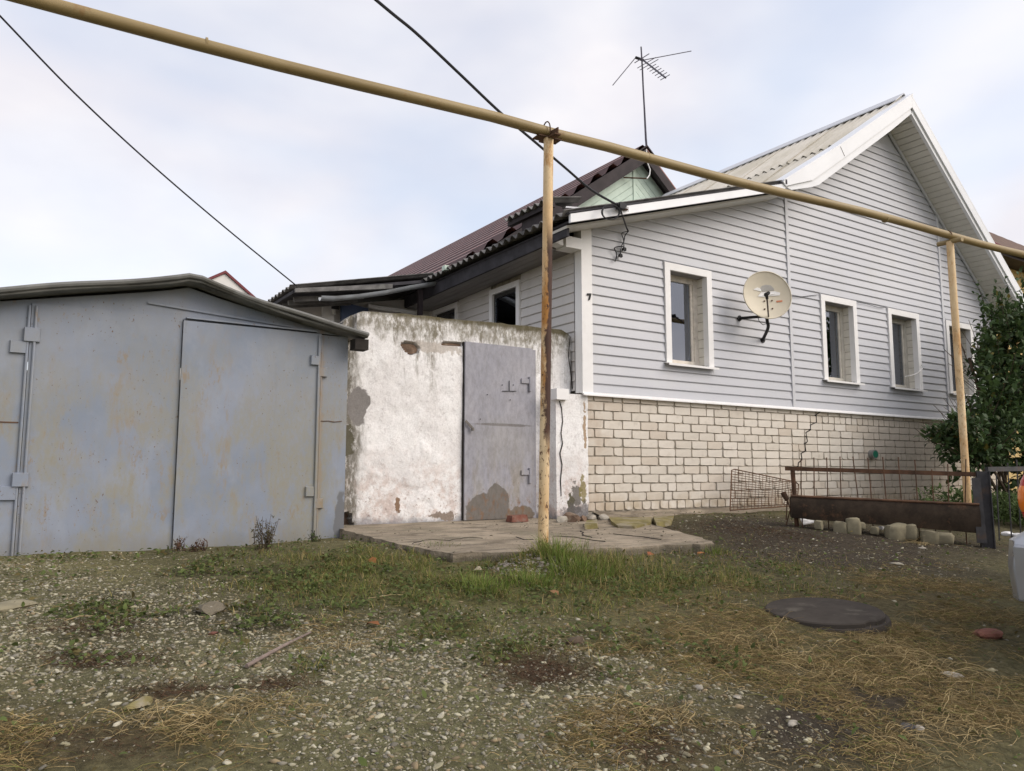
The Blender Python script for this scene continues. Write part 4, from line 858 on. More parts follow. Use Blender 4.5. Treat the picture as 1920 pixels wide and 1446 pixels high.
# =================================================================== ANNEX BEHIND THE WALL
ann = thing('annex', 'low grey annex with sagging gutter and patched roof behind the garage', 'building', (4.0, 9.9, -.5))
AY = 9.74
for r in range(10):
    z0 = 1.35+r*.11; xa_ = max(3.52, 2.75+(z0+.11-2.08)/.2); link('siding_board', board_mesh((xa_, AY, z0), (XC-.04, AY, z0), (xa_, AY, z0+.1095), (XC-.04, AY, z0+.1095), (0, -1, 0), 'side_siding'), ann)
MB().prism([(2.95, -.5), (XC-.001, -.5), (XC-.001, 2.52), (2.95, 2.12)], AY+.003, AY+.2).build('wall', 'side_siding', ann)
for r in range(7):
    z0 = 1.3+r*.11; link('siding_board', board_mesh((2.96, AY, z0), (3.36, AY, z0), (2.96, AY, z0+.1095), (3.36, AY, z0+.1095), (0, -1, 0), 'side_siding'), ann)
MB().box(XC-.04, XC-.002, AY-.04, AY-.001, 1.2, 2.52).build('corner_post', 'trim_white', ann)
MB().box(3.36, 3.52, AY-.05, AY-.001, 1.2, 2.3).build('corner_post', 'trim_white', ann)
bp = [onY(px, py, AY-.10) for px, py in ((640, 566), (690, 579), (690, 625), (640, 625))]; MB().prism([(p[0], p[2]) for p in bp][::-1], AY-.12, AY-.06).build('blue_panel', 'blue_panel', ann)
a_ = onY(690, 577, AY-.08); b_ = onY(780, 588, AY-.08); MB().bar((a_[0], AY-.08, a_[2]+.02), (b_[0], AY-.08, b_[2]), .05, .05).build('rail', 'trim_white', ann)
V0, V1, V2 = onY(553, 541, 8.9), onY(735, 533, 8.9), onY(880, 517, 8.9)
m = MB().prism([(V0[0], V0[2]-.05), (V1[0], V1[2]-.06), (V1[0], V1[2]), (V0[0], V0[2])][::-1], 8.88, 8.95); m.build('verge_board', 'old_slate', ann)
m = MB().prism([(V1[0]-.5, V1[2]-.15), (V2[0], V2[2]-.05), (V2[0], V2[2]+.0), (V1[0]-.5, V1[2]-.1)][::-1], 8.96, 9.02); m.build('verge_board', 'eave_dark', ann)
corrugated((V0[0]-.06, 8.9, V0[2]+.02), (V0[0]-.06, 11.9, V0[2]+.0), (XC-.4, 11.9, V0[2]+.45), (XC-.4, 8.9, V0[2]+.45), 20, .02, 'old_slate', 'roof_sheet', ann)
MB().hull([(V0[0]-.02, 8.92, V0[2]-.02), (XC-.3, 8.92, V0[2]+.40), (XC-.3, 11.8, V0[2]+.40), (V0[0]-.02, 11.8, V0[2]-.02)], [(V0[0]-.02, 8.92, V0[2]-.06), (XC-.3, 8.92, V0[2]+.36), (XC-.3, 11.8, V0[2]+.36), (V0[0]-.02, 11.8, V0[2]-.06)]).build('roof_deck', 'eave_dark', ann)
for i in range(4): m = MB().bar((V0[0]+.05, 9.1+i*.22, V0[2]-.09), (V0[0]+.95, 9.1+i*.22, V0[2]+.06), .03, .06); m.build('rafter', 'old_slate', ann)
gp_ = [onY(px, py, 8.82) for px, py in ((600, 556), (625, 557), (670, 553), (720, 546), (770, 536), (820, 528), (866, 522))]
m = MB(); V = []; Fc = []
for p in gp_:
    for k in range(7): t = math.pi*k/6; V.append((p[0], 8.82-.055*math.cos(t), p[2]-.055*math.sin(t)))
for i in range(len(gp_)-1):
    for k in range(6): a_ = i*7+k; Fc.append((a_, a_+1, a_+8, a_+7))
m.add(V, Fc); m.sm = True; me = m.mesh('gutter', 'zinc'); link('gutter', me, ann)
p = onY(874, 521, 8.8); MB().box(p[0]-.03, p[0]+.06, 8.78, 8.86, p[2]-.035, p[2]+.03).build('gutter_end', 'tan_brick', ann)
p = onY(792, 560, 8.86); MB().box(p[0]-.03, p[0]+.03, 8.9, 8.95, .2, p[2]+.13).build('post', 'brown_dark', ann)
fl_ = thing('floodlight', 'small floodlight on the white annex corner post', 'lamp', tuple(onY(626, 584, AY-.12)))
p = onY(626, 576, AY-.12); m = MB().hull([(p[0]-.05, AY-.18, p[2]-.04), (p[0]+.05, AY-.18, p[2]-.04), (p[0]+.05, AY-.18, p[2]+.03), (p[0]-.05, AY-.18, p[2]+.03)][::-1], [(p[0]-.03, AY-.1, p[2]-.02), (p[0]+.03, AY-.1, p[2]-.02), (p[0]+.03, AY-.1, p[2]+.03), (p[0]-.03, AY-.1, p[2]+.03)][::-1]); m.build('lamp_head', 'black', fl_)
m = MB().tube([(p[0], AY-.12, p[2]+.02), (p[0]+.01, AY-.11, p[2]+.08), (p[0]+.10, AY-.05, p[2]+.06)], .01, 6); m.build('bracket', 'black', fl_); MB().tube([(p[0], AY-.12, p[2]-.04), (p[0], AY-.12, p[2]-.10)], .025, 8).build('sensor', 'far_white', fl_)

# =================================================================== BROWN-ROOFED HOUSE BEHIND
BY = 11.2
bh = thing('brown_roof_house', 'older house with brown ribbed metal roof and mint green gable behind', 'house', (9.5, BY+4, -.5))
BA = onY(1212, 277, BY-.25); bx, bz = BA[0], BA[2]; bsl, bsr = .72, .84
XLb = 4.9; yend = 24.2
V = []; Fc = []; nr = 56
pts = []
for i in range(nr+1):
    t = i/nr; x = bx-(bx-XLb)*t; z = bz-bsl*(bx-x); pts.append((x, z+(.11 if (i % 4) in (1, 2) else 0)))
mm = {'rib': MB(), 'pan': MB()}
for i_, ((xa, za), (xb, zb_)) in enumerate(zip(pts[:-1], pts[1:])): mm['pan' if i_ % 4 in (2, 3) else 'rib'].add([(xa, BY-.25, za), (xb, BY-.25, zb_), (xb, yend, zb_), (xa, yend, za)], [(0, 1, 2, 3)])  # pans and downslope rib sides get the painted shade colour
mm['rib'].build('roof_rib', 'brown_metal', bh); mm['pan'].build('roof_pan', 'brown_pan_shade', bh)
m = MB(); 
for (xa, za), (xb, zb_) in (((bx, bz), (bx+2.6, bz-bsr*2.6)),): m.prism([(xa, za-.05), (xb, zb_-.05), (xb, zb_), (xa, za)], BY-.25, yend)
m.build('roof_sheet', 'brown_metal', bh)
MB().prism([(bx-.35, bz-.25), (bx, bz+.02), (bx+.28, bz-.21), (bx+.28, bz-.18), (bx, bz+.05), (bx-.35, bz-.22)], BY-.28, yend+.05).build('ridge_cap', 'brown_dark', bh)
MB().prism([(XLb, bz-bsl*(bx-XLb)-.30), (bx, bz-.30), (bx, bz-.02), (XLb, bz-bsl*(bx-XLb)-.02)][::-1], BY-.27, BY-.18).build('barge_board', 'brown_dark', bh)
MB().prism([(bx+.002, bz-.30), (bx+2.6, bz-bsr*2.6-.30), (bx+2.6, bz-bsr*2.6-.06), (bx+.002, bz-.06)], BY-.27, BY-.18).build('barge_board', 'brown_dark', bh)
MB().prism([(XLb, bz-bsl*(bx-XLb)-.12), (bx, bz-.12), (bx+2.6, bz-bsr*2.6-.12), (bx+2.6, bz-bsr*2.6-.09), (bx, bz-.09), (XLb, bz-bsl*(bx-XLb)-.09)][::-1], BY-.179, yend-.1).build('roof_deck', 'brown_dark', bh)
gl_ = lambda x: bz-.13-bsl*(bx-x) if x < bx else bz-.13-bsr*(x-bx)
MB().prism([(6.2, 2.4), (bx+2.2, 2.4), (bx+2.2, gl_(bx+2.2)), (bx, gl_(bx)), (6.2, gl_(6.2))], BY+.02, BY+.2).build('gable_wall', 'mint', bh)
for i in range(16):                                    # chevron boards following the rakes
    h0 = .17+i*.16; h1 = h0+.15
    zl0 = lambda x: bz-h0-bsl*(bx-.14-x)-.1; zl1 = lambda x: bz-h1-bsl*(bx-.14-x)-.1
    xa, xb = max(6.3, bx-.14-2.6), bx-.17
    MB().prism([(xa, zl1(xa)), (xb, zl1(xb)), (xb, zl0(xb)), (xa, zl0(xa))], BY-.012, BY+.018).build('gable_board', 'mint', bh)
    zr0 = lambda x: bz-h0-bsr*(x-bx+.10)-.06; xa, xb = bx-.11, bx+2.0
    MB().prism([(xa, zr0(xa)-.15), (xb, zr0(xb)-.15), (xb, zr0(xb)), (xa, zr0(xa))], BY-.012, BY+.018).build('gable_board', 'mint', bh)
MB().box(bx-.17, bx-.11, BY-.03, BY+.018, 3.0, bz-.3).build('centre_batten', 'mint', bh)
p0 = onY(1169, 333, BY-.04); p1 = onY(1215, 335, BY-.3); MB().tube([p0, p1], .015, 6).build('stay_rod', 'rust', bh)
m = MB(); m.box(6.2, 6.4, BY+.2, yend-.5, -.5, 2.4); m.box(6.2, bx+2.2, BY+.03, BY+.2, -.5, 2.4); m.box(6.2, bx+2.2, yend-.5, yend-.3, -.5, 2.4); m.build('wall', 'side_siding', bh)
MB().prism([(6.2, 2.4), (bx+2.2, 2.4), (bx+2.2, gl_(bx+2.2)-.03), (bx, gl_(bx)-.03), (6.2, gl_(6.2)-.03)], yend-.5, yend-.3).build('gable_wall', 'mint', bh)

# antenna on the ridge
AYp = BY-.1
mast0 = onY(1212, 278, AYp); an = thing('antenna', 'thin television antenna mast on the brown roof ridge', 'antenna', tuple(mast0))
mp_ = [onY(px, py, AYp) for px, py in ((1213.5, 290), (1211, 260), (1208, 200), (1206, 165), (1204.5, 130), (1202, 88))]; MB().tube(mp_, [.022, .022, .018, .017, .017, .015], 8).build('mast', 'antenna_metal', an)
b0 = onY(1192, 108, AYp+.15); b1 = onY(1206, 113, AYp); b2 = onY(1248, 146, AYp-1.1); MB().tube([b1, b2], .018, 6).build('boom', 'antenna_metal', an)
MB().tube([b0, b1], .03, 8).build('amplifier', 'black', an)
for i in range(8):
    t = .16+.82*i/7; c = np.array(b1)*(1-t)+np.array(b2)*t; L = .105 if i > 1 else .22; dv = CR*.86+CU*.5; MB().tube([c-dv*L, c+dv*L], .008, 5).build('element', 'antenna_metal', an)
for px, py in ((1296, 96), (1149, 160)): MB().tube([b1 if px > 1200 else b0, onY(px, py, AYp)], .010, 5).build('dipole_rod', 'antenna_metal', an)
c = onY(1207, 102, AYp); MB().tube([onY(1190, 118, AYp), onY(1217, 101, AYp)], .010, 5).build('dipole_rod', 'antenna_metal', an)
wl = [onY(px, py, AYp-.22) for px, py in ((1212, 280), (1214, 305), (1219, 318), (1218, 328), (1213, 335))]; MB().tube(wl, .012, 6).build('antenna_lead', 'trim_white', an)

# =================================================================== FAR HOUSES
fy = 27.0
f0, f1, f2 = onY(388, 522, fy), onY(423, 507, fy), onY(475, 553, fy)
fh = thing('far_house', 'distant white gable with dark red roof edge behind the garage', 'house', (f1[0], fy+3, -.5))
gx_, gzt = f1[0], f1[2]; sl1 = (f1[2]-f0[2])/(f1[0]-f0[0]); sl2 = (f1[2]-f2[2])/(f2[0]-f1[0]); xl, xrr = gx_-3.5, gx_+3.6
print('far slopes', sl1, sl2)
MB().prism([(xl+.4, -.5), (xrr-.4, -.5), (xrr-.4, gzt-.11-sl2*(xrr-.4-gx_)), (gx_, gzt-.11), (xl+.4, gzt-.11-sl1*(gx_-xl-.4))], fy+.06, fy+6).build('wall', 'far_white', fh)
for i in range(8): MB().box(xl+.8+0*i, xrr-.8, fy+.035, fy+.059, gzt-3.2+i*.3, gzt-3.2+i*.3+.02).build('board_line', 'eave_board', fh) if gzt-3.2+i*.3 < gzt-2.4 else None
MB().prism([(xl, gzt-sl1*(gx_-xl)), (gx_, gzt), (gx_, gzt-.10), (xl, gzt-sl1*(gx_-xl)-.10)], fy, fy+6.3).build('roof', 'dark_red', fh)
MB().prism([(gx_+.001, gzt), (xrr, gzt-sl2*(xrr-gx_)), (xrr, gzt-sl2*(xrr-gx_)-.10), (gx_+.001, gzt-.10)], fy, fy+6.3).build('roof', 'dark_red', fh)
ny = 8.5
r0, r1 = onY(1874, 462, ny), onY(1920, 428, ny)
nh = thing('neighbour_house', 'yellow brick neighbour house with brown tiled roof beyond the gable', 'house', (r0[0]+4, ny+3, -.5))
nx0 = r0[0]; ze = onY(1895, 483, ny)[2]
nxs = nx0+.55; m = MB().box(nxs, nx0+9, ny+.5, ny+8, -.6, ze+.0); m.build('wall', 'yellow_brick', nh)
m = MB(); A = [(nx0, ny, ze), (nx0+9.6, ny, ze), (nx0+9.6, ny+8.6, ze), (nx0, ny+8.6, ze)]; m.hull(A, [(p[0], p[1], p[2]+.12) for p in A]); m.build('eave', 'brown_dark', nh)
rz_ = ze+3.4; q0, q1 = (nx0+3.6, ny+4.3, rz_), (nx0+6, ny+4.3, rz_); AA = [(p[0], p[1], p[2]+.121) for p in A]
m = MB(); m.add(AA+[q0, q1], [(0, 1, 5, 4), (1, 2, 5), (2, 3, 4, 5), (3, 0, 4)]); m.build('roof', 'tile_brown', nh)
for side in (0, 1):
    for k in range(22):
        t = k/22
        if side == 0: e0 = np.array(AA[0])*(1-t)+np.array(q0)*t; e1 = np.array(AA[1])*(1-t)+np.array(q1)*t; up = (0, -.62, .78)
        else: e0 = np.array(AA[3])*(1-t)+np.array(q0)*t; e1 = np.array(AA[0])*(1-t)+np.array(q0)*t; up = (-.68, 0, .73)
        if np.linalg.norm(e1-e0) > .3: MB().bar(e0+np.array(up)*.02, e1+np.array(up)*.02, .20, .03, up=up).build('tile_course', 'tile_brown', nh)
MB().tube([np.array(AA[0])*.12+np.array(q0)*.88, np.array(AA[0])+[0, 0, .02]], .09, 8).build('hip_cap', 'dark_red', nh)

# =================================================================== GAS PIPE AND POSTS
def tubeline(a, b, k, f): a = np.array(a, float); b = np.array(b, float); return [a+(b-a)*i/k+np.array(f(i/k)) for i in range(k+1)]
PZ = 2.49
pA, pB, pC = np.array([3.213, 4.351, PZ]), np.array([8.222, 4.01, PZ]), np.array([3.213-5*1.05, 4.351+.341*1.05, PZ]); dpip = (pB-pA)/np.linalg.norm(pB-pA)
pts = [pA-dpip*(9-i*.5)+np.array([0, 0, .012*math.sin(i*.8)]) for i in range(0, 60)]
pts[18] = pA
pipe = thing('gas_pipe', 'long yellow gas pipe crossing overhead on two posts', 'pipe', tuple(pA))
MB().tube(pts, .039, 20).build('pipe_run', 'pipe_paint', pipe)
for t in (-2.4, .9, 3.9): c = pA+dpip*t; MB().tube([c-dpip*.006, c+dpip*.006], .041, 20).build('weld_bead', 'pipe_paint', pipe)
def post(top, base, mat, lab, saddle):
    t = thing('pipe_post', lab, 'post', tuple(base)); t['group'] = 'posts carrying the gas pipe'
    MB().tube([np.array(base)+[0, 0, -.25], base, (np.array(base)+np.array(top))/2+[.004, 0, 0], top], .036, 20).build('shaft', mat, t)
    tp = np.array(top); side = np.cross(dpip, (0, 0, 1)); side /= np.linalg.norm(side)
    if saddle == 'angle':
        m = MB(); m.bar(tp-side*.02-dpip*.10+[0, 0, .005], tp-side*.02+dpip*.10+[0, 0, .006], .09, .008); m.bar(tp+side*.13+[0, 0, -.012], tp-side*.10+[0, 0, .012], .05, .010); m.bar(tp+side*.13+[0, 0, .012], tp-side*.10+[0, 0, .036], .008, .05); m.build('saddle', 'rust', t)
        L = [tp+[0, 0, .05]+side*.055*math.cos(a_)+np.array([0, 0, .075])*math.sin(a_)-dpip*.02 for a_ in np.linspace(-.3, math.pi+.5, 16)]; MB().tube(L, .005, 6).build('u_bolt', 'rust', t)
    else:
        m = MB(); m.tube([tp+side*.13+[0, 0, -.006], tp-side*.13+[0, 0, .004]], .026, 12); m.build('saddle', 'pipe_paint', t)
        L = [tp+[0, 0, .05]+side*.05*math.cos(a_)+np.array([0, 0, .058])*math.sin(a_)-dpip*.04 for a_ in np.linspace(0, math.pi, 12)]; MB().tube(L, .005, 6).build('u_bolt', 'rust', t)
    return t
b1_ = onY(1018, 1052, 4.33); post((3.18, 4.35, PZ-.052), (b1_[0], 4.33, gz(b1_[0], 4.33)-.02), 'post_rusty', 'rust streaked yellow post in front of the concrete slab', 'angle')
tp2 = onY(1781, 452, 4.01); bs2 = onY(1815, 950, 4.01); post((tp2[0], 4.01, PZ-.074), (bs2[0], 4.01, gz(bs2[0], 4.01)-.01), 'post_clean', 'pale yellow post rising from behind the rusty trough', 'round')

# =================================================================== CABLES
def cable(pts, r, name, label, n=6):
    o = MB().tube(pts, r, n).build(name, 'wire'); return tag(o, label, 'cable')
def spline(P_, k=10):
    P_ = [np.array(p, float) for p in P_]; P_ = [2*P_[0]-P_[1]]+P_+[2*P_[-1]-P_[-2]]; out = []
    for i in range(1, len(P_)-2):
        a_, b_, c_, d_ = P_[i-1:i+3]
        for j in range(k): t = j/k; out.append(.5*((2*b_)+(c_-a_)*t+(2*a_-5*b_+4*c_-d_)*t*t+(3*b_-a_-3*c_+d_)*t**3))
    return out+[P_[-2]]
ck_y = YO-.05
cp_ = [onY(px, py, Y) for px, py, Y in ((705, 0, 4.75), (780, 62, 4.9), (860, 137, 5.05), (938, 211, 5.2), (1005, 268, 5.35), (1060, 315, 5.5), (1110, 357, 5.62), (1160, 386, ck_y))]
d0 = cp_[0]-cp_[1]; d0 /= np.linalg.norm(d0)
far_ = [cp_[0]+d0*s_+np.array([0, 0, .012*s_*s_]) for s_ in (12, 8, 4, 1.5)]
cable(spline(far_+cp_, 8), .012, 'service_cable', 'thick black service cable dropping to the lean-to edge')
m = MB(); lo = [onY(1145+17*math.cos(a_)*(1 if k else .9), 398+14*math.sin(a_), ck_y-.02-.012*k) for k in (0, 1) for a_ in np.linspace(-.6, 5.6, 22)]; m.tube(spline(lo, 3), .0055, 6); coil = m.build('cable_coil', 'wire'); tag(coil, 'loose loop of black cable hung from the lean-to edge', 'cable')
c = onY(1162, 386, ck_y); m = MB(); m.box(c[0]-.03, c[0]+.05, ck_y-.04, ck_y+.03, c[2]-.035, c[2]+.025); m.tube([(c[0]-.05, ck_y-.01, c[2]), (c[0]+.07, ck_y-.01, c[2]+.01)], .02, 8); tag(m.build('cable_clamp', 'black'), 'black cable clamp on the white lean-to edge board', 'clamp')
tl = thing('cable_tail', 'black cable tail with two connectors hanging on the grey siding', 'cable', tuple(onY(1165, 440, YF-.05)))
def tail(P_, r): MB().tube(spline([onY(px, py, Y) for px, py, Y in P_], 6), r, 6).build('strand', 'wire', tl)
tail(((1162, 390, ck_y-.01), (1168, 407, ck_y+.1), (1174, 425, YF-.12), (1178, 434, YF-.06)), .009)
tail(((1178, 434, YF-.06), (1172, 442, YF-.05), (1170, 452, YF-.05), (1165, 463, YF-.05), (1163, 478, YF-.05)), .006)
tail(((1178, 434, YF-.06), (1168, 436, YF-.05), (1166, 440, YF-.05), (1169, 449, YF-.05), (1170, 464, YF-.05)), .005)
tail(((1170, 462, YF-.05), (1157, 463, YF-.05), (1152, 466, YF-.05), (1156, 475, YF-.045), (1156, 483, YF-.045), (1153, 490, YF-.045)), .006)
for px, py in ((1170, 467), (1163, 479)): c = onY(px, py, YF-.05); m = MB(); m.box(c[0]-.015, c[0]+.015, YF-.065, YF-.04, c[2]-.016, c[2]+.016); m.box(c[0]-.02, c[0]-.012, YF-.068, YF-.036, c[2]-.022, c[2]+.008); m.box(c[0]+.012, c[0]+.02, YF-.068, YF-.036, c[2]-.022, c[2]+.008); m.build('connector', 'black', tl)
c = onY(1173, 392, YO-.026); m = MB(); m.box(c[0]-.035, c[0]+.035, YO-.028, YO-.001, c[2]-.004, c[2]+.006)
for k in range(4): m.bar((c[0]-.03+k*.02, YO-.03, c[2]-.025), (c[0]-.025+k*.018, YO-.03, c[2]+.028), .006, .004, up=(0, 1, 0))
tag(m.build('wire_anchor', 'rust'), 'small rusty wire anchor on the white edge board', 'anchor')
lw = [onY(px, py, Y) for px, py, Y in ((0, 30, 6.9), (140, 175, 7.4), (280, 305, 7.9), (420, 425, 8.4), (556, 536, 8.9))]; d0 = lw[0]-lw[1]; d0 /= np.linalg.norm(d0)
cable(spline([lw[0]+d0*s_+np.array([0, 0, .012*s_*s_]) for s_ in (10, 6, 3, 1)]+lw, 8), .008, 'overhead_wire', 'thin overhead wire running down to the annex roof')
wp = [onY(px, py, YF-.026) for px, py in ((1480, 556), (1497, 557), (1515, 555), (1533, 553))]; cable(spline(wp, 5), .004, 'dish_lead', 'thin pale wire from the satellite dish to the second window')
wp = [onY(px, py, YF-.028) for px, py in ((1604, 566), (1625, 570), (1645, 576), (1660, 577))]; cable(spline(wp, 5), .004, 'window_wire', 'thin wire strung between the second and third windows')
wp = [onY(px, py, YF-.05) for px, py in ((1697, 706), (1712, 703), (1724, 697), (1730, 690), (1727, 684))]; o = MB().tube(spline(wp, 5), .006, 6).build('window_cable', 'trim_white'); tag(o, 'white cable curling across the third window jamb', 'cable')

# =================================================================== SATELLITE DISH
dc = onY(1439, 553, 5.86); dd = thing('satellite_dish', 'weathered cream satellite dish on a black bent arm', 'dish', tuple(dc))
dn = np.array([-.42, -.86, .10]); dn /= np.linalg.norm(dn); du = np.array([0, 0, 1.])-dn*dn[2]; du /= np.linalg.norm(du); dr_ = np.cross(dn, du)
V = []; Fc = []; nr, na = 7, 48; Rw, Rh = .302, .298
for j in range(nr+1):
    for i in range(na):
        r = j/nr; a_ = 2*math.pi*i/na; V.append(dc+dr_*(Rw*r*math.cos(a_))+du*(Rh*r*math.sin(a_))+dn*(.055*r*r-.055))
for j in range(nr):
    for i in range(na): Fc.append((j*na+i, j*na+(i+1) % na, (j+1)*na+(i+1) % na, (j+1)*na+i))
o_ = len(V); V += [v-dn*.006 for v in V[:o_]]; Fc += [tuple(k+o_ for k in q[::-1]) for q in Fc]
m = MB(); m.add(V, Fc); m.sm = True; m.build('reflector', 'dish', dd)
MB().tube([dc+dr_*(Rw*math.cos(a_))+du*(Rh*math.sin(a_)) for a_ in np.linspace(0, 2*math.pi, 49)], .007, 8).build('rim', 'dish', dd)
def ondish(px, py, lift=.004):
    d = ray(px, py); t = (dc@dn)/(d@dn)
    for _ in range(4):
        p = d*t; u = (p-dc)@dr_/Rw; v = (p-dc)@du/Rh; h = .055*(u*u+v*v)-.055+lift; t = ((dc+dn*h)@dn)/(d@dn)
    return d*t
def dpatch(pts, mat, name, lift):
    m = MB(); A = [ondish(px, py, lift) for px, py in pts]; m.hull([p-dn*.004 for p in A], A); m.build(name, mat, dd)
dpatch(((1421, 556), (1427, 548), (1438, 547), (1452, 546), (1463, 549), (1462, 554), (1445, 555), (1432, 557)), 'dish_peel', 'peeled_paint', .006)
dpatch(((1425, 541), (1429, 536), (1436, 534), (1445, 535), (1451, 541), (1452, 545), (1440, 546), (1431, 547), (1428, 545)), 'dish_grey', 'worn_print', .005)
dpatch(((1412, 543), (1420, 539), (1426, 541), (1428, 547), (1420, 545)), 'dish_peel', 'peeled_paint', .005)
dpatch(((1456, 564), (1467, 563), (1467, 566), (1456, 567)), 'orange_print', 'orange_print', .005)
for px, py in ((1433, 565), (1447, 564), (1433.5, 580), (1448, 579)): c = ondish(px, py, .002); MB().tube([c, c+dn*.012], .009, 8).build('bolt', 'rust', dd)
lnb = ondish(1437.5, 553, .30); c0 = ondish(1441, 592, .01)
arm0 = ondish(1441, 594, .0); hd = dc*0+ray(1437.5, 552)*np.linalg.norm(dc)/np.linalg.norm(ray(1437.5, 552))*.965
MB().tube([arm0, hd], .010, 8).build('feed_arm', 'bare_metal', dd)
MB().tube([hd-dn*.02, hd+dn*.05], [.026, .02], 12).build('feed_horn', 'black', dd)
for k in range(3): t = .06+.05*k; c = hd+(arm0-hd)*t; MB().tube([c, c+(arm0-hd)*.025], .017, 10).build('clip', 'black', dd)
j0 = onY(1442, 596, 5.93); f1_ = onY(1430, 638, YF-.012); f0_ = onY(1386, 597, YF-.012)
MB().tube(spline([dc-dn*.07, j0+[0, .03, -.02], onY(1440, 615, 6.02), f1_], 6), .020, 10).build('wall_arm', 'black', dd)
MB().tube([onY(1436, 593, 5.97), f0_], .018, 10).build('wall_arm', 'black', dd)
for p in (f1_, f0_): MB().tube([p+[0, -.012, 0], p+[0, .010, 0]], .036, 12).build('wall_foot', 'black', dd)
MB().tube([dc-dn*.064, dc-dn*.10], .06, 12).build('mount_plate', 'bare_metal', dd)
MB().tube(spline([onY(1421, 595, 5.96), onY(1424, 603, 6.0), onY(1431, 609, 6.02), onY(1437, 607, 6.02)], 6), .004, 6).build('lead', 'wire', dd)

# =================================================================== RUSTY FENCE, TROUGH AND MESH PANEL
TA, TB = np.array([6.40, 4.75, 0]), np.array([7.50, 3.50, 0]); td = TB-TA; TL = np.linalg.norm(td); td /= TL; tn = np.array([td[1], -td[0], 0]); tn = -tn if tn[1] > 0 else tn     # tn faces the street
def hitT(px, py, off=0.):          # point on the vertical plane of the fence line
    d = ray(px, py); o = TA+tn*off; return d*((o@tn)/(d@tn))
tr = thing('steel_trough', 'dark rusty steel trough lying on pale stones by the fence', 'trough', tuple(TA+[0, 0, -.5]))
a0, a1_ = hitT(1483, 931, .12), hitT(1836, 947, .12); c0, c1 = hitT(1486, 971, .12), hitT(1836, 1000, .12)
def trough_sec(top, bot):
    h = top[2]-bot[2]; b = -tn; o = np.array([top[0], top[1], 0]); z = lambda k: np.array([0, 0, k])
    return [o+z(bot[2]+.0), o+tn*.02+z(bot[2]+h*.3), o+tn*.022+z(top[2]-h*.25), o+z(top[2]), o+b*.05+z(top[2]+.004), o+b*.17+z(top[2]-.02), o+b*.20+z(bot[2]+.02), o+b*.14+z(bot[2])]
m = MB(); secs = []; n = 14
for i in range(n+1):
    t = i/n; s_ = trough_sec(a0*(1-t)+a1_*t, c0*(1-t)+c1*t); w_ = .008*(fbm(i*.9, 3, 1, 5, 2)-.5); secs.append([p+[0, 0, w_] for p in s_])
V = [p for s_ in secs for p in s_]; Fc = []
for i in range(n):
    for k in range(8): Fc.append((i*8+k, i*8+(k+1) % 8, (i+1)*8+(k+1) % 8, (i+1)*8+k))
Fc += [tuple(range(8)), tuple(range(n*8+7, n*8-1, -1))]; m.add(V, Fc); me = m.mesh('trough_shell', 'trough_rust'); smooth(me, 50); link('trough_shell', me, tr)
MB().tube([p+[0, 0, .004] for p in [a0*(1-i/10)+a1_*(i/10) for i in range(11)]], .012, 8).build('rim_edge', 'rust', tr)
rf_ = thing('rail_fence', 'low rusty rail with thin rebar uprights above the trough', 'fence', tuple(TA+[0, 0, -.5]))
r0_, r1_ = hitT(1472, 878.5), hitT(1838, 890); MB().bar(r0_, r1_, .035, .04).build('rail', 'rust', rf_)
q0_ = hitT(1486, 880); q1_ = hitT(1493, 940); MB().bar((q0_[0], q0_[1], q0_[2]), (q1_[0], q1_[1], -.62), .03, .03, up=(1, 0, 0)).build('end_post', 'rust', rf_)
for i, (xt, yt, xb, yb_) in enumerate(((1502, 862, 1503, 945), (1526, 858, 1527, 945), (1550, 858, 1552, 947), (1575, 856, 1578, 948), (1599, 856, 1611, 950), (1627, 859, 1635, 952), (1655, 857, 1663, 953), (1684, 857, 1691, 955), (1715, 862, 1721, 957), (1747, 880, 1752, 958), (1777, 870, 1779, 960), (1811, 861, 1809, 965))):
    a_ = hitT(xt, yt, .03); b_ = hitT(xb, yb_, .03); e_ = np.array([b_[0], b_[1], gz(b_[0], b_[1])-.05]); MB().tube([a_, (a_+b_)/2+[.004*((i*7) % 3-1), 0, 0], b_, e_], .0055, 6).build('upright', 'rust', rf_)
# dark steel post (channel) at the end and gate beyond it
sp_ = thing('channel_post', 'dark steel channel post at the right end of the trough', 'post', (TB[0], TB[1], -.66))
g0, g1_ = hitT(1842, 884, .02), hitT(1852, 1016, .10); up_ = g0-g1_
m = MB(); bq = np.array([g1_[0], g1_[1], g1_[2]-.08])
for off, wd, ht in ((td*.0, .10, .008), (-td*.05, .008, .06), (td*.05, .008, .06)): m.bar(bq+off, np.array(g0)+off, wd, ht, up=tuple(tn))
m.build('channel', 'dark_steel', sp_)
m = MB(); w0 = hitT(1826, 896, .08); w1 = hitT(1826, 1005, .14); m.hull([w0+td*-.02, w0+td*.05, w1+td*.10+[0, 0, -.06], w1+td*.02+[0, 0, -.06]], [w0+td*-.02+tn*.01, w0+td*.05+tn*.01, w1+td*.10+tn*.01+[0, 0, -.06], w1+td*.02+tn*.01+[0, 0, -.06]]); m.build('side_plate', 'dark_steel', sp_)
gt = thing('wire_gate', 'dark thin barred fence panel beyond the channel post', 'fence', (8.4, 3.0, -.6))
ga, gb = hitT(1848, 882, .0), None
def hitG(px, py): d = ray(px, py); return d*(3.62/d[1])
h0, h1 = hitG(1850, 880), hitG(1990, 878); MB().bar(h0, h1, .03, .045).build('rail', 'dark_steel', gt)
for px, py in ((1868, 890), (1889, 868), (1906, 862), (1935, 864), (1965, 868)):
    a_ = hitG(px, py); MB().tube([a_, (a_[0]-.03, 3.62, gz(a_[0], 3.62)-.05)], .007, 6).build('bar', 'dark_steel', gt)
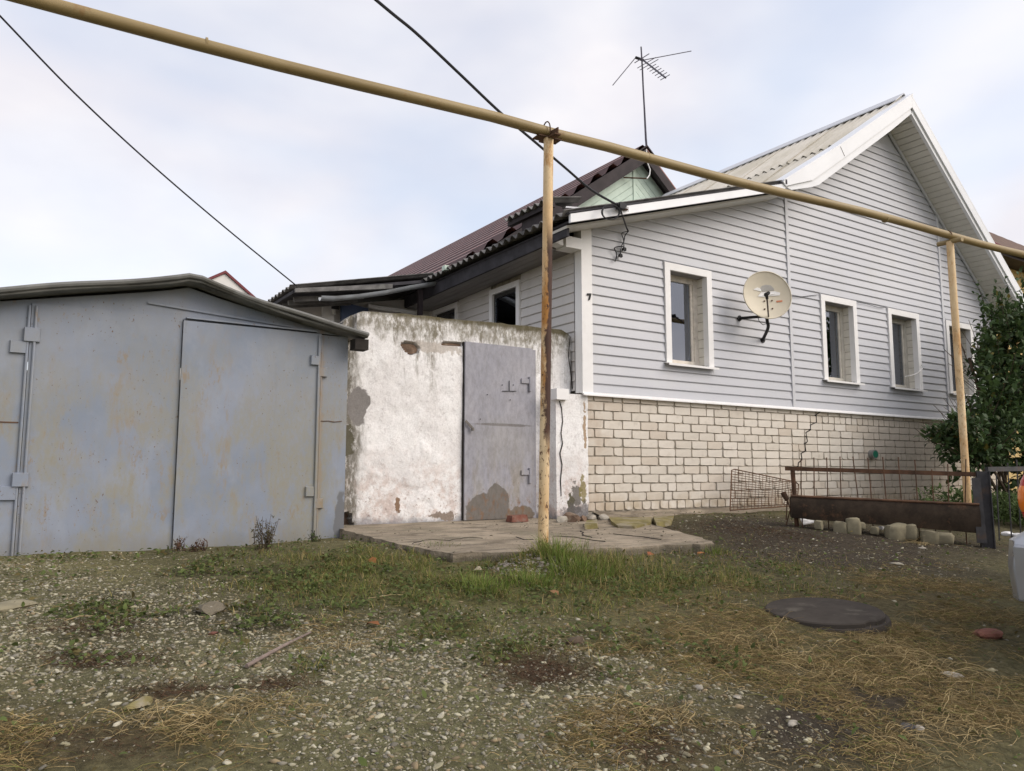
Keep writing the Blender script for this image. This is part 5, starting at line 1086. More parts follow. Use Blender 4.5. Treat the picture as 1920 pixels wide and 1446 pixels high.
MB().bar((h1[0], 3.62, h1[2]+.03), (h1[0], 3.62, -.75), .05, .05, up=(1, 0, 0)).build('end_post', 'dark_steel', gt)
# leaning mesh panel (old bed grid)
mp2 = thing('mesh_panel', 'rusty wire bed mesh leaning against the brick plinth', 'mesh panel', tuple(onY(1420, 960, 5.9)))
def hm(px, py): t = (py-955)/(880-955); return onY(px, py, 5.82+.3*max(0, min(1.2, t)))
c_tl, c_tr, c_br, c_bl = hm(1372, 879), hm(1498, 905), hm(1494, 948), hm(1369, 957)
fr_ = [c_bl, c_bl*.04+c_tl*.96, c_tl*.96+c_tr*.04, c_tr*.95+c_tl*.05, c_tr*.9+c_br*.1, c_br, c_bl]; MB().tube(fr_, .007, 6).build('frame', 'rust', mp2)
for i in range(1, 15): t = i/15; MB().tube([c_bl*(1-t)+c_tl*t, c_br*(1-t)+c_tr*t], .0035, 5).build('long_wire', 'rust', mp2)
for i in range(1, 20): t = i/20; MB().tube([c_bl*(1-t)+c_br*t, c_tl*(1-t)+c_tr*t], .003, 5).build('cross_wire', 'rust', mp2)
# old pipe stub standing by the trough
s0, s1 = hitT(1468, 925, .0), hitT(1476, 938, .0); m = MB().tube([s0+[0, 0, .01], s1], [.028, .022], 10); m.tube([s1, hitT(1482, 955, .02), hitT(1474, 985, .02)], .006, 6); m.tube([s1, hitT(1474, 975, .05)], .006, 6); tag(m.build('pipe_stub', 'rust'), 'short rusty pipe stub tilted at the left end of the trough', 'pipe')
# stones that carry the trough and scraps beside them
for i, (px, py, wpx, hpx, mt, lb) in enumerate(((1576, 993, 24, 20, 'limestone', 'pale stone under the trough, leftmost of the pair'), (1600, 991, 26, 26, 'limestone', 'pale squarish stone under the trough, right of the pair'), (1680, 1000, 36, 24, 'limestone', 'long pale stone under the middle of the trough'), (1707, 999, 22, 20, 'limestone', 'pale stone just right of the long middle one'), (1742, 1010, 30, 22, 'limestone', 'pale rounded stone under the right part of the trough'), (1770, 1011, 30, 16, 'limestone', 'flat pale stone nearest the channel post'), (1535, 985, 14, 12, 'limestone', 'small pale stone beside the white scrap'), (1640, 995, 14, 10, 'limestone', 'small white stone between the pale stones'), (1615, 986, 12, 9, 'limestone', 'small tan stone right of the squarish one'))):
    p = hitT(px, py, .16); k = (p@CF)/FPX; r = wpx*k/1.55; p = p+np.array([0, 0, 0]); zz = gz(p[0], p[1]); p[2] = max(zz+hpx*k*.25, p[2]); tag(block('support_stone', p, (r*.78, r*.6, hpx*k*.72), mt, 60+i), lb, 'stone', 'stones under the trough')
w0 = gpt(1520, 984); m = MB(); m.hull([w0+[-.09, .02, .0], w0+[.10, .0, .02], w0+[.03, .06, .035], w0+[-.10, .05, .06]], [w0+[-.09, .02, .012], w0+[.10, .0, .032], w0+[.03, .06, .047], w0+[-.10, .05, .072]]); tag(m.build('white_scrap', 'white_scrap'), 'triangular white scrap under the left end of the trough', 'scrap')
for i, (px, py, lb) in enumerate(((1890, 1006, 'white broken scrap by the barred panel'), (1908, 1008, 'white scrap beside the car bumper'), (1652, 994, 'tiny white scrap under the trough'))): p = gpt(px, py); tag(stone('white_scrap', p+[0, 0, .02], (.07, .05, .035) if i < 2 else (.04, .03, .02), 'white_scrap', 80+i), lb, 'scrap')

# =================================================================== MANHOLE COVER
mc = np.array([3.62, 2.535, -.728]); mh = thing('manhole_cover', 'dark round manhole cover lying proud of the dry grass', 'manhole', tuple(mc))
tilt = math.radians(3.6); ax_ = np.array([.82, .57, 0]); E1 = np.array([ax_[0]*math.cos(tilt), ax_[1]*math.cos(tilt), math.sin(tilt)]); E2 = np.array([-ax_[1], ax_[0], 0]); EN = np.cross(E1, E2)
def disc_loft(rings, nm, mat, par, n=64, notch=()):
    V = []; Fc = []
    for r, h in rings:
        for i in range(n):
            a_ = 2*math.pi*i/n; rr = r
            for na_, nw in notch:
                if abs((a_-na_+math.pi) % (2*math.pi)-math.pi) < nw: rr = min(rr, r*.945)
            V.append(mc+E1*rr*math.cos(a_)+E2*rr*math.sin(a_)+EN*h)
    for j in range(len(rings)-1):
        for i in range(n): Fc.append((j*n+i, j*n+(i+1) % n, (j+1)*n+(i+1) % n, (j+1)*n+i))
    Fc.append(tuple((len(rings)-1)*n+i for i in range(n)))
    m = MB(); m.add(V, Fc); me = m.mesh(nm, mat); smooth(me, 35); return link(nm, me, par)
disc_loft([(.318, -.12), (.318, -.03), (.312, -.014), (.296, -.014)], 'ring', 'manhole', mh)
disc_loft([(.292, -.02), (.292, .004), (.286, .010), (.0, .013)], 'lid', 'manhole', mh, notch=((math.pi*.78, .12), (math.pi*1.26, .10)))
# =================================================================== CAR (mostly outside the picture)
CX, CY0, CY1, CZ = 4.02, .125, 1.845, -.93
car = thing('parked_car', 'silver car whose rear bumper and tail lamp show at the right edge', 'car', (CX+2.1, .85, CZ))
prof = [(0, .32), (-.03, .48), (.0, .60), (.06, .66), (.06, .92), (.16, 1.08), (.42, 1.40), (.70, 1.50), (1.7, 1.53), (2.35, 1.45), (3.05, 1.03), (3.95, .92), (4.20, .78), (4.26, .55), (4.22, .32), (3.9, .24), (.3, .24)]
def sect(k):                      # half widths by height
    return k
V = []; Fc = []; ys_ = [0, .06, .16, .34, .86, 1.38, 1.56, 1.66, 1.72]; inset = [.16, .05, .015, 0, 0, 0, .015, .05, .16]
for yv, ins in zip(ys_, inset):
    for (px_, pz_) in prof:
        t = max(0, (pz_-.92)/.6); yy = yv
        if t > 0: yy = .86+(yv-.86)*(1-.24*t)
        if px_ < .6 and pz_ > .6: yy = .86+(yy-.86)*(1-.10*(1-max(px_, 0)/.6))
        cx_ = 2.1; V.append((CX+cx_+(px_-cx_)*(1-ins*.35)+(0), CY0+yy, CZ+pz_-(ins*.25 if pz_ > 1.2 else 0)+(ins*.2 if pz_ < .3 else 0)))
n = len(prof)
for j in range(len(ys_)-1):
    for i in range(n): Fc.append((j*n+i, j*n+(i+1) % n, (j+1)*n+(i+1) % n, (j+1)*n+i))
Fc += [tuple(range(n)), tuple(range(len(ys_)*n-1, (len(ys_)-1)*n-1, -1))]
m = MB(); m.add(V, Fc); me = m.mesh('body', 'car_silver'); smooth(me, 38); link('body', me, car)
def car_glass(pts): m = MB(); m.hull(pts, [np.array(p)+[0, 0, -.01] for p in pts]); m.build('window', 'car_glass', car)
car_glass([(CX+.20, CY0+.28, CZ+1.10), (CX+.20, CY1-.28, CZ+1.10), (CX+.40, CY1-.34, CZ+1.385), (CX+.40, CY0+.34, CZ+1.385)])
for s_, yb_ in ((1, CY1), (-1, CY0)):
    for xa, xb in ((.50, 1.35), (1.42, 2.45)):
        Y1 = yb_-s_*.075; Y2 = yb_-s_*.185; m = MB(); pts = [(CX+xa-(.1 if xa < 1 else 0), Y1+s_*.03, CZ+1.02), (CX+xb+(.38 if xa > 1 else 0), Y1+s_*.03, CZ+1.02), (CX+xb-(.05 if xa > 1 else 0), Y2+s_*.01, CZ+1.42), (CX+xa+.08, Y2+s_*.01, CZ+1.42)]; m.hull(pts, [np.array(p)+[0, -s_*.02, 0] for p in pts]); m.build('window', 'car_glass', car)
    for xw in (.80, 3.35):
        c = np.array([CX+xw, yb_-s_*.09, CZ+.31]); tyre = MB().tube([c+[0, -.09, 0], c+[0, -.075, 0], c+[0, .075, 0], c+[0, .09, 0]], [.275, .31, .31, .275], 28).build('wheel', 'rubber', car); MB().tube([c+[0, s_*.088, 0], c+[0, s_*.095, 0]], [.20, .17], 20).build('rim', 'alloy', tyre)
    yl = yb_-s_*.10; c = np.array([CX+.175, yl-s_*.03, CZ+.80])
    def lens(nm, mat, par, cc, rad):
        m = MB(); V = []; Fc = []; a1, b1 = 20, 12
        for j in range(b1+1):
            t = math.pi*j/b1
            for i in range(a1):
                p_ = 2*math.pi*i/a1; sx = math.sin(t); e = .75
                V.append((cc[0]+rad[0]*sx*math.cos(p_), cc[1]+rad[1]*sx*math.sin(p_), cc[2]+rad[2]*math.copysign(abs(math.cos(t))**e, math.cos(t))))
        for j in range(b1):
            for i in range(a1): Fc.append((j*a1+i, j*a1+(i+1) % a1, (j+1)*a1+(i+1) % a1, (j+1)*a1+i))
        m.add(V, Fc); m.sm = True; return m.build(nm, mat, par)
    lamp = lens('tail_lamp', 'lamp_red', car, c, (.11, .085, .15)); lens('indicator_lens', 'lamp_orange', lamp, c+[-.010, s_*.006, .0], (.105, .082, .105))
m = MB(); m.hull([(CX-.05, CY0+.10, CZ+.34), (CX+.25, CY0-.012, CZ+.34), (CX+.25, CY1+.012, CZ+.34), (CX-.05, CY1-.10, CZ+.34)], [(CX-.075, CY0+.10, CZ+.58), (CX+.3, CY0-.02, CZ+.60), (CX+.3, CY1+.02, CZ+.60), (CX-.075, CY1-.10, CZ+.58)]); me = m.mesh('bumper', 'car_silver'); link('bumper', me, car)
m = MB(); m.box(CX-.07, CX+.2, CY0+.15, CY1-.15, CZ+.27, CZ+.34); m.build('lower_valance', 'plastic_black', car)

# =================================================================== SHRUB
sh = thing('shrub', 'tall dark green leafy shrub in front of the last window', 'shrub', (11.4, 4.9, -.55))
lobes = [(10.55, 4.95, .55, .85, .62, .85), (11.3, 5.0, 1.1, 1.0, .75, 1.05), (11.9, 5.15, 1.9, .85, .7, .80), (12.4, 4.9, .9, 1.1, .8, 1.2), (10.9, 5.2, 1.55, .55, .5, .55), (10.0, 4.85, .25, .70, .5, .62), (12.9, 5.0, 2.2, .9, .7, .7), (11.6, 4.8, .1, 1.2, .7, .6), (9.65, 4.8, .62, .34, .35, .24)]
mn = RNG; LP = []; LD = []
stems = []
q = random.Random(9)
for li, (cx_, cy_, cz_, rx, ry, rz_) in enumerate(lobes):
    vol = rx*ry*rz_; nb = max(12, int(135*vol**.8))
    for _ in range(nb):
        d = mn.normal(size=3); d /= np.linalg.norm(d); d[2] = d[2]*.8+.25
        r = mn.random()**.33*(.85+.35*mn.random())
        tip = np.array([cx_, cy_, cz_])+d*r*np.array([rx, ry, rz_]); root = np.array([cx_, cy_, cz_])+d*r*.35*np.array([rx, ry, rz_])+np.array([0, 0, -.15*rz_])
        stems.append((root, tip)); k = 24
        for j in range(k):
            t = .25+.78*j/k; p = root+(tip-root)*t+mn.normal(size=3)*.045; LP.append(p); ld = (tip-root)/np.linalg.norm(tip-root)+mn.normal(size=3)*.75; LD.append(ld/np.linalg.norm(ld))
LP = np.array(LP); LD = np.array(LD); keep = (LP[:, 2] > -.5) & (LP[:, 1] < YF-.06) & (LP[:, 0]/LP[:, 1] > np.interp(LP[:, 2], [.45, .95, 2.2], [1.85, 2.13, 2.16])+RNG.normal(size=len(LP))*.018+.09*(vnoise(LP[:, 2], LP[:, 1], 4, 4)-.5)); LP = LP[keep]; LD = LD[keep]
def leaf_mesh(name, P_, D_, size, wid, tint, mat, droop=.25):
    n = len(P_); up = mn.normal(size=(n, 3))*.45+np.array([0, -.25, 1.]); S_ = np.cross(D_, up); S_ /= np.linalg.norm(S_, axis=1)[:, None]+1e-9; N_ = np.cross(S_, D_)
    L = size[:, None]; W = (size*wid)[:, None]
    tpl = [(0, 0, 0), (.35, .5, .10), (.35, -.5, .10), (.72, .36, .04), (.72, -.36, .04), (1, 0, -droop)]
    V = np.stack([P_+D_*L*a_+S_*W*b_+N_*L*c_ for a_, b_, c_ in tpl], 1); mid = P_+D_*L*.5-N_*L*.02
    o = (np.arange(n)*6)[:, None]; F_ = np.concatenate([o+np.array([[0, 2, 1]]), o+np.array([[1, 2, 4]]), o+np.array([[1, 4, 3]]), o+np.array([[3, 4, 5]])])
    return np_mesh(name, V.reshape(-1, 3), F_, mat, np.repeat(tint, 6, 0))
n = len(LP); tint = np.array([.042, .072, .028])*(.55+1.0*mn.random((n, 1)))+np.array([.02, .024, 0])*mn.random((n, 1))**2; yl = mn.random(n) < .03; tint[yl] = np.array([.14, .12, .03])*(.6+.7*mn.random((yl.sum(), 1)))
link('crown', leaf_mesh('crown', LP, LD, .075+.045*mn.random(n), .50, tint, 'leafy'), sh)
m = MB()
for k, (root, tip) in enumerate(stems[::2]): m.tube([root, (root+tip)/2+mn.normal(size=3)*.02, tip], [.007, .005, .003], 4, False)
m.build('twigs', 'bark', sh)
for k in range(9):
    b_ = np.array([11.3+.25*q.uniform(-1, 1), 4.95+.15*q.uniform(-1, 1), -.62]); lb_ = lobes[k]; e_ = np.array(lb_[:3]); m = MB().tube(spline([b_, b_*.6+e_*.4+[0, 0, .12], e_]), .02, 6); m.build('trunk', 'bark', sh)

# =================================================================== LOOSE STONES, GRASS, STRAW
def cand(n, x0, x1, y0, y1):
    x = RNG.uniform(x0, x1, n); y = RNG.uniform(y0, y1, n); f = fields(x, y)
    ok = (f['c'] > .8) & (f['px'] > -700) & (f['px'] < 2040) & (f['py'] < 1560) & ~((np.hypot(x-mc[0], y-mc[1]) < .30)) & (y < 6.12)
    sl_ = slab_mask(x, y)
    ok &= ~sl_
    return x[ok], y[ok], {k: v[ok] for k, v in f.items()}
SP = np.array(outl)
def slab_mask(x, y):
    c = np.zeros(len(x), bool); n = len(SP)
    for i in range(n):
        x1, y1 = SP[i]; x2, y2 = SP[(i+1) % n]
        cr = ((y1 > y) != (y2 > y)) & (x < (x2-x1)*(y-y1)/(y2-y1+1e-12)+x1); c ^= cr
    return c
# three rock templates
def rock(seed, sub=1):
    g = np.random.default_rng(seed); bm = bmesh.new(); bmesh.ops.create_icosphere(bm, subdivisions=sub+1, radius=1)
    V = np.array([v.co[:] for v in bm.verts]); F_ = np.array([[v.index for v in f.verts] for f in bm.faces]); bm.free()
    for _ in range(7):
        d = g.normal(size=3); d /= np.linalg.norm(d); o = g.uniform(.4, .75); t = V@d; V = V-np.outer(np.maximum(t-o, 0), d)
    return V*g.uniform(.85, 1.15, (len(V), 1)), F_
ROCKS = [rock(k) for k in range(8)]; ROCKS_LO = [rock(k+20, 0) for k in range(8)]
def scatter_rocks(x, y, s_, tint, sink=.55, lo=False, zf=None):
    zf = zf or gz
    VV, FF_, TT = [], [], []; off = 0; which = RNG.integers(0, 8, len(x))
    for k in range(8):
        i = np.where(which == k)[0]
        if not len(i): continue
        V, F_ = (ROCKS_LO if lo else ROCKS)[k]; nv = len(V); a_ = RNG.uniform(0, 6.28, len(i)); ca, sa = np.cos(a_), np.sin(a_)
        sc = s_[i][:, None]*np.stack([RNG.uniform(.8, 1.4, len(i)), RNG.uniform(.6, 1.0, len(i)), RNG.uniform(.35, .65, len(i))], 1)
        W = V[None]*sc[:, None]; X = W[..., 0]*ca[:, None]-W[..., 1]*sa[:, None]; Y = W[..., 0]*sa[:, None]+W[..., 1]*ca[:, None]; Z = W[..., 2]+.25*X*RNG.normal(size=(len(i), 1))
        P_ = np.stack([X+x[i][:, None], Y+y[i][:, None], Z+(zf(x[i], y[i])+sc[:, 2]*(.5-sink))[:, None]], -1)
        VV.append(P_.reshape(-1, 3)); FF_.append((F_[None]+(off+np.arange(len(i))*nv)[:, None, None]).reshape(-1, 3)); TT.append(np.repeat(tint[i], nv, 0)); off += len(i)*nv
    return np.concatenate(VV), np.concatenate(FF_), np.concatenate(TT)
def gravel_layer(nc, dens, smin, smax, powr, tints, hi, name, lab):
    x, y, f = cand(nc, -1.5, 7.5, .9, 6.1)
    patch = .55+.9*fbm(x, y, 2.0, 57, 3)*fbm(x, y, 7, 59, 2)*2
    pk = RNG.random(len(x)) < np.clip((f['gravel']*1.1*(1-.75*np.minimum(1, f['green']))*(1-.7*np.minimum(1, f['brown']))+.03)*patch*dens, 0, 1)*np.clip(1.25-f['c']*.09, .3, 1)
    x, y = x[pk], y[pk]; n = len(x); sz = smin+(smax-smin)*RNG.random(n)**powr; k = RNG.integers(0, len(tints), n); tint = np.array(tints)[k]*(.7+.55*RNG.random((n, 1)))
    V, F_, T_ = scatter_rocks(x, y, sz, tint, lo=not hi); o = link(name, np_mesh(name, V, F_, 'stones', T_)); tag(o, lab, 'gravel', kind='stuff'); print(name, n)
PALE = [(.34, .315, .225), (.29, .265, .175), (.215, .19, .125), (.36, .335, .26), (.165, .145, .09), (.23, .18, .11), (.19, .175, .14)]
DULL = [(.20, .18, .13), (.15, .13, .09), (.24, .215, .16), (.11, .10, .07), (.28, .255, .195)]
gravel_layer(185000, 1.0, .003, .0075, 1.3, DULL, False, 'fine_gravel', 'fine dull grit between the larger stones of the yard')
gravel_layer(155000, .58, .0055, .0175, 2.4, PALE, False, 'gravel', 'pale crushed stone gravel strewn over the yard')
gravel_layer(26000, .16, .012, .022, 2.2, PALE, True, 'coarse_gravel', 'coarser pale stones lying on the yard gravel')
# crushed concrete round the foot of the rusty post
n = 700; a_ = RNG.uniform(0, 6.28, n); r = .36*RNG.random(n)**.6; xs_, ys2 = 3.0+r*np.cos(a_)*1.1, 4.2+r*np.sin(a_)*.8; ok = ~slab_mask(xs_, ys2); xs_, ys2 = xs_[ok], ys2[ok]; n = len(xs_)
V, F_, T_ = scatter_rocks(xs_, ys2, .006+.016*RNG.random(n)**2, np.array([.33, .29, .25])*(.5+.8*RNG.random((n, 1)))); o = link('concrete_crumbs', np_mesh('concrete_crumbs', V, F_, 'stones', T_)); tag(o, 'heap of grey concrete crumbs around the rusty post foot', 'rubble', kind='stuff')
xs_ = RNG.uniform(2.3, 5.4, 2600); ys2 = RNG.uniform(4.2, 6.3, 2600); ok = slab_mask(xs_, ys2) & (RNG.random(2600) < .15+.85*sm(ys2, 5.5, 6.25)*sm(xs_, 3.2, 4.6)+.3*(fbm(xs_, ys2, 3, 8, 3) > .58)); xs_, ys2 = xs_[ok], ys2[ok]; n = len(xs_)
V, F_, T_ = scatter_rocks(xs_, ys2, .003+.014*RNG.random(n)**3, np.array([.27, .23, .17])*(.35+.9*RNG.random((n, 1))), .4, True, slz); o = link('slab_grit', np_mesh('slab_grit', V, F_, 'stones', T_)); tag(o, 'loose grit and crumbs scattered over the concrete slab', 'grit', kind='stuff')
def blades(x, y, h, wd, lean, tint, name, mat, seg=3, az=None):
    n = len(x); az = RNG.uniform(0, 6.28, n) if az is None else az; d = np.stack([np.cos(az), np.sin(az), 0*az], 1); s_ = np.stack([-np.sin(az), np.cos(az), 0*az], 1); tw = RNG.uniform(-1, 1, n)[:, None]; s_ = s_*np.cos(tw)+d*np.sin(tw)
    b = np.stack([x, y, gz(x, y)-.006], 1); V = []
    for k in range(seg+1):
        t = k/seg; up = h*(t-.35*lean*t*t); out = h*lean*t**1.8; p = b+d*out[:, None]+np.array([0, 0, 1.])*up[:, None]; w_ = (wd*(1-t)**.7*.5)[:, None]
        V += [p-s_*w_, p+s_*w_] if k < seg else [p]
    V = np.stack(V, 1); nv = V.shape[1]; o = (np.arange(n)*nv)[:, None]; F_ = []
    for k in range(seg-1): F_ += [o+np.array([[2*k, 2*k+1, 2*k+3]]), o+np.array([[2*k, 2*k+3, 2*k+2]])]
    F_.append(o+np.array([[2*seg-2, 2*seg-1, 2*seg]])); T_ = np.repeat(tint, nv, 0)
    return np_mesh(name, V.reshape(-1, 3), np.concatenate(F_), mat, T_)
x, y, f = cand(420000, -.5, 8.5, 1.0, 6.1)
clump = vnoise(x, y, 7, 3)*.6+vnoise(x, y, 16, 9)*.4
p = np.clip(f['green'], 0, 1)*np.clip((clump-.36)*3.6, 0, 1); pk = RNG.random(len(x)) < p*.6; x, y, fg, cl, py_ = x[pk], y[pk], f['green'][pk], clump[pk], f['py'][pk]; n = len(x); tall = np.exp(-((x-3.35)**2+(y-4.05)**2)/.25)+.35*np.exp(-((x-2.4)**2+(y-5.0)**2)/.5)
h = (.014+.06*RNG.random(n)**1.8)*(.3+1.2*cl)+.15*tall*RNG.random(n); g_ = RNG.random((n, 1)); tint = np.where(g_ < .62, np.array([[.155, .180, .045]]), np.where(g_ < .78, np.array([[.25, .22, .07]]), np.array([[.38, .29, .13]])))*(.55+.75*RNG.random((n, 1)))
print('grass', n); o = link('green_grass', blades(x, y, h, .0035+.002*RNG.random(n), RNG.uniform(.15, 1.1, n), tint, 'green_grass', 'grass')); tag(o, 'green grass growing along the slab and around the post', 'grass', kind='stuff')
# taller tufts beside the post
def tuft(cx_, cy_, n, h0, spread, tints, nm, lab):
    a_ = RNG.uniform(0, 6.28, n); r = spread*RNG.random(n)**.7; X, Y = cx_+r*np.cos(a_), cy_+r*np.sin(a_); h = h0*RNG.uniform(.4, 1.1, n); tt = np.array(tints)[RNG.integers(0, len(tints), n)]*(.6+.7*RNG.random((n, 1)))
    o = link(nm, blades(X, Y, h, .004+.003*RNG.random(n), RNG.uniform(.1, .9, n), tt, nm, 'grass', 4, a_+RNG.normal(size=n)*.7)); return tag(o, lab, 'grass tuft', 'grass tufts')
GR = [(.13, .19, .035), (.17, .23, .05), (.25, .25, .08)]
for i, (px, py, n, h0, sp2, lab) in enumerate(((1045, 1068, 260, .21, .14, 'tall bright grass tuft right beside the rusty post'), (1090, 1082, 320, .17, .20, 'wide grass tuft right of the rusty post'), (905, 1108, 240, .13, .16, 'grass tuft left of the concrete crumbs'), (1000, 1100, 220, .13, .18, 'grass tuft in front of the concrete crumbs'), (1085, 1045, 90, .17, .08, 'sparse grass tuft against the slab front face'), (830, 1040, 120, .13, .12, 'dark grass tuft at the slab front corner'), (1340, 1037, 90, .10, .10, 'small green tuft at the right end of the slab'))):
    c = gpt(px, py); tuft(c[0], c[1], n, h0, sp2, GR, 'grass_tuft', lab)
# low weeds: small leaves near the ground
x, y, f = cand(190000, -.5, 8, 1.0, 6.1); clump = vnoise(x, y, 5, 13)*.65+vnoise(x, y, 13, 19)*.35
pk = RNG.random(len(x)) < np.clip(f['weeds']+.5*f['green']+.025, 0, 1)*np.clip((clump-.34)*3.2, 0, 1)*1.0; x, y = x[pk], y[pk]; n = len(x)
D_ = RNG.normal(size=(n, 3)); D_[:, 2] = np.abs(D_[:, 2])*.35+.1; D_ /= np.linalg.norm(D_, axis=1)[:, None]; P_ = np.stack([x, y, gz(x, y)+.004+.03*RNG.random(n)**2], 1); tint = np.array([.09, .115, .034])*(.5+1.0*RNG.random((n, 1))); b_ = RNG.random(n) < .25; tint[b_] = np.array([.13, .105, .04])*(.6+.6*RNG.random((b_.sum(), 1)))
print('weeds', n); o = link('low_weeds', leaf_mesh('low_weeds', P_, D_, .014+.026*RNG.random(n)**1.5, .5, tint, 'grass', .15)); tag(o, 'low dark green weeds spreading between the stones', 'weeds', kind='stuff')
# dry straw: curled thin stems in tangled clumps
def straw(x, y, L, tint, name, curl=1.0, rise=.5, wd=.0026, K=7):
    n = len(x); az = RNG.uniform(0, 6.28, n); el = RNG.uniform(.05, rise, n); p = np.stack([x, y, gz(x, y)+.004], 1); V = []; k1 = RNG.normal(size=n)*curl; tw = RNG.uniform(0, 3.14, n)
    for k in range(K):
        d = np.stack([np.cos(az)*np.cos(el), np.sin(az)*np.cos(el), np.sin(el)], 1); s_ = np.cross(d, np.array([0, 0, 1.])); s_ /= np.linalg.norm(s_, axis=1)[:, None]+1e-9; u_ = np.cross(s_, d); w_ = (wd*(1-.6*k/(K-1)))
        sd = s_*np.cos(tw)[:, None]+u_*np.sin(tw)[:, None]; V += [p-sd*w_/2, p+sd*w_/2]
        p = p+d*(L/(K-1))[:, None]; fl2 = gz(p[:, 0], p[:, 1])+.003; p[:, 2] = np.maximum(p[:, 2], fl2); az = az+k1*.33+RNG.normal(size=n)*.22*curl; el = el-.28*rise+RNG.normal(size=n)*.16
    V = np.stack(V, 1); nv = 2*K; o = (np.arange(n)*nv)[:, None]; F_ = []
    for k in range(K-1): F_ += [o+np.array([[2*k, 2*k+1, 2*k+3, 2*k+2]])]
    return np_mesh(name, V.reshape(-1, 3), np.concatenate(F_), mat='straw', tint=np.repeat(tint, nv, 0))
x, y, f = cand(480000, -.5, 8.5, .9, 6.0); clump = vnoise(x, y, 4, 33)*.6+vnoise(x, y, 11, 39)*.4
pk = RNG.random(len(x)) < np.clip(f['dry'], 0, 1)*np.clip((clump-.40)*4.5, 0, 1)*.85*np.clip(4.2/np.maximum(f['c'], .5), .55, 1.5)+.006; x, y, c_ = x[pk], y[pk], clump[pk]; n = len(x); tint = np.array([.42, .31, .145])*(.3+.9*RNG.random((n, 1))); ol = RNG.random(n) < .25; tint[ol] = np.array([.20, .20, .06])*(.5+.7*RNG.random((ol.sum(), 1))); b_ = RNG.random(n) < .35; tint[b_] = np.array([.20, .14, .06])*(.6+.7*RNG.random((b_.sum(), 1)))
print('straw', n); o = link('dry_straw', straw(x, y, .025+.10*RNG.random(n)**1.6, tint, 'dry_straw', .85, .55, .0018, 6)); tag(o, 'dry tan straw matted over the right side of the yard', 'straw', kind='stuff')
# bigger radiating dead stems
XS_, YS_, LS, TS = [], [], [], []
for px, py, n, sp2 in ((1690, 1232, 160, .14), (1640, 1215, 120, .16), (1540, 1250, 110, .15), (1480, 1230, 90, .14), (1760, 1260, 100, .14), (1600, 1280, 90, .16), (1830, 1330, 110, .14), (1780, 1360, 110, .14), (1700, 1400, 90, .12), (1880, 1300, 80, .12), (400, 1350, 60, .07), (470, 1335, 50, .07), (370, 1370, 50, .07), (560, 1335, 24, .08), (1220, 1340, 50, .08), (1160, 1330, 40, .08), (1725, 1020, 60, .06), (640, 1215, 40, .07), (1270, 1360, 40, .08), (260, 1360, 50, .07), (1390, 1200, 60, .12), (1330, 1210, 50, .12)):
    c = gpt(px, py); XS_ += list(c[0]+RNG.normal(size=n)*sp2*.55); YS_ += list(c[1]+RNG.normal(size=n)*sp2*.55); LS += list(RNG.uniform(.06, .24, n)); TS += list(np.array([.46, .355, .18])*(.35+.75*RNG.random((n, 1))))
o = link('dead_stems', straw(np.array(XS_), np.array(YS_), np.array(LS), np.array(TS), 'dead_stems', .9, .8, .0024, 9)); tag(o, 'curled dead plant stems tangled near the manhole cover', 'dead stems', kind='stuff')
# short brown dead moss
x, y, f = cand(200000, -.4, 6, 1.0, 5.5); pk = RNG.random(len(x)) < np.clip(f['brown']-.10, 0, 1)*.95; x, y = x[pk], y[pk]; n = len(x); tint = np.array([.085, .048, .028])*(.5+.9*RNG.random((n, 1)))
print('brown', n); o = link('brown_moss', straw(x, y, .015+.03*RNG.random(n), tint, 'brown_moss', 1.4, .9, .0026, 4)); tag(o, 'patches of short dead reddish brown growth among the gravel', 'moss', kind='stuff')
# larger single stones and debris one can pick out
for i, (px, py, s_, mt, nm, lab, ct) in enumerate(((1680, 1061, .05, 'rubble', 'loose_stone', 'flat grey stone on the dark soil left of the car', 'stone'), (1730, 1028, .03, 'rubble', 'loose_stone', 'small white-grey stone in front of the trough', 'stone'), (1855, 1195, .08, 'red_brick', 'brick_shard', 'flat dull red brick shard right of the manhole cover', 'brick'), (1785, 1264, .045, 'rubble', 'loose_stone', 'flat pale stone right below the dead stems', 'stone'), (1700, 1359, .030, 'dark_steel', 'loose_stone', 'dark rounded stone on bare soil at lower right', 'stone'), (1722, 1366, .025, 'rubble', 'loose_stone', 'pale rounded stone beside the dark one at lower right', 'stone'), (1488, 1364, .028, 'rubble', 'loose_stone', 'grey stone on bare soil left of the rounded pair', 'stone'), (1310, 1293, .026, 'rubble', 'loose_stone', 'pale stone at the edge of the bare soil', 'stone'), (1384, 1310, .022, 'rubble', 'loose_stone', 'round pale stone right of the pale one', 'stone'), (1080, 1208, .055, 'bark', 'dry_leaf', 'large curled brown leaf on the grass', 'leaf'), (400, 1191, .025, 'red_brick', 'tile_shard', 'small orange tile shard in the left gravel', 'shard'), (260, 1328, .05, 'moss_patch', 'loose_stone', 'flat yellowish stone among brown patches at left', 'stone'), (15, 1140, .10, 'limestone', 'loose_stone', 'flat pale stone at the left picture edge', 'stone'), (390, 1146, .10, 'slab', 'loose_stone', 'low greyish stone hump half sunk in the weeds', 'stone'))):
    p = gpt(px, py); p[2] = gz(p[0], p[1])+s_*.10; tag(stone(nm, p, (s_*1.3, s_*.8, s_*.35), mt, 120+i), lab, ct)
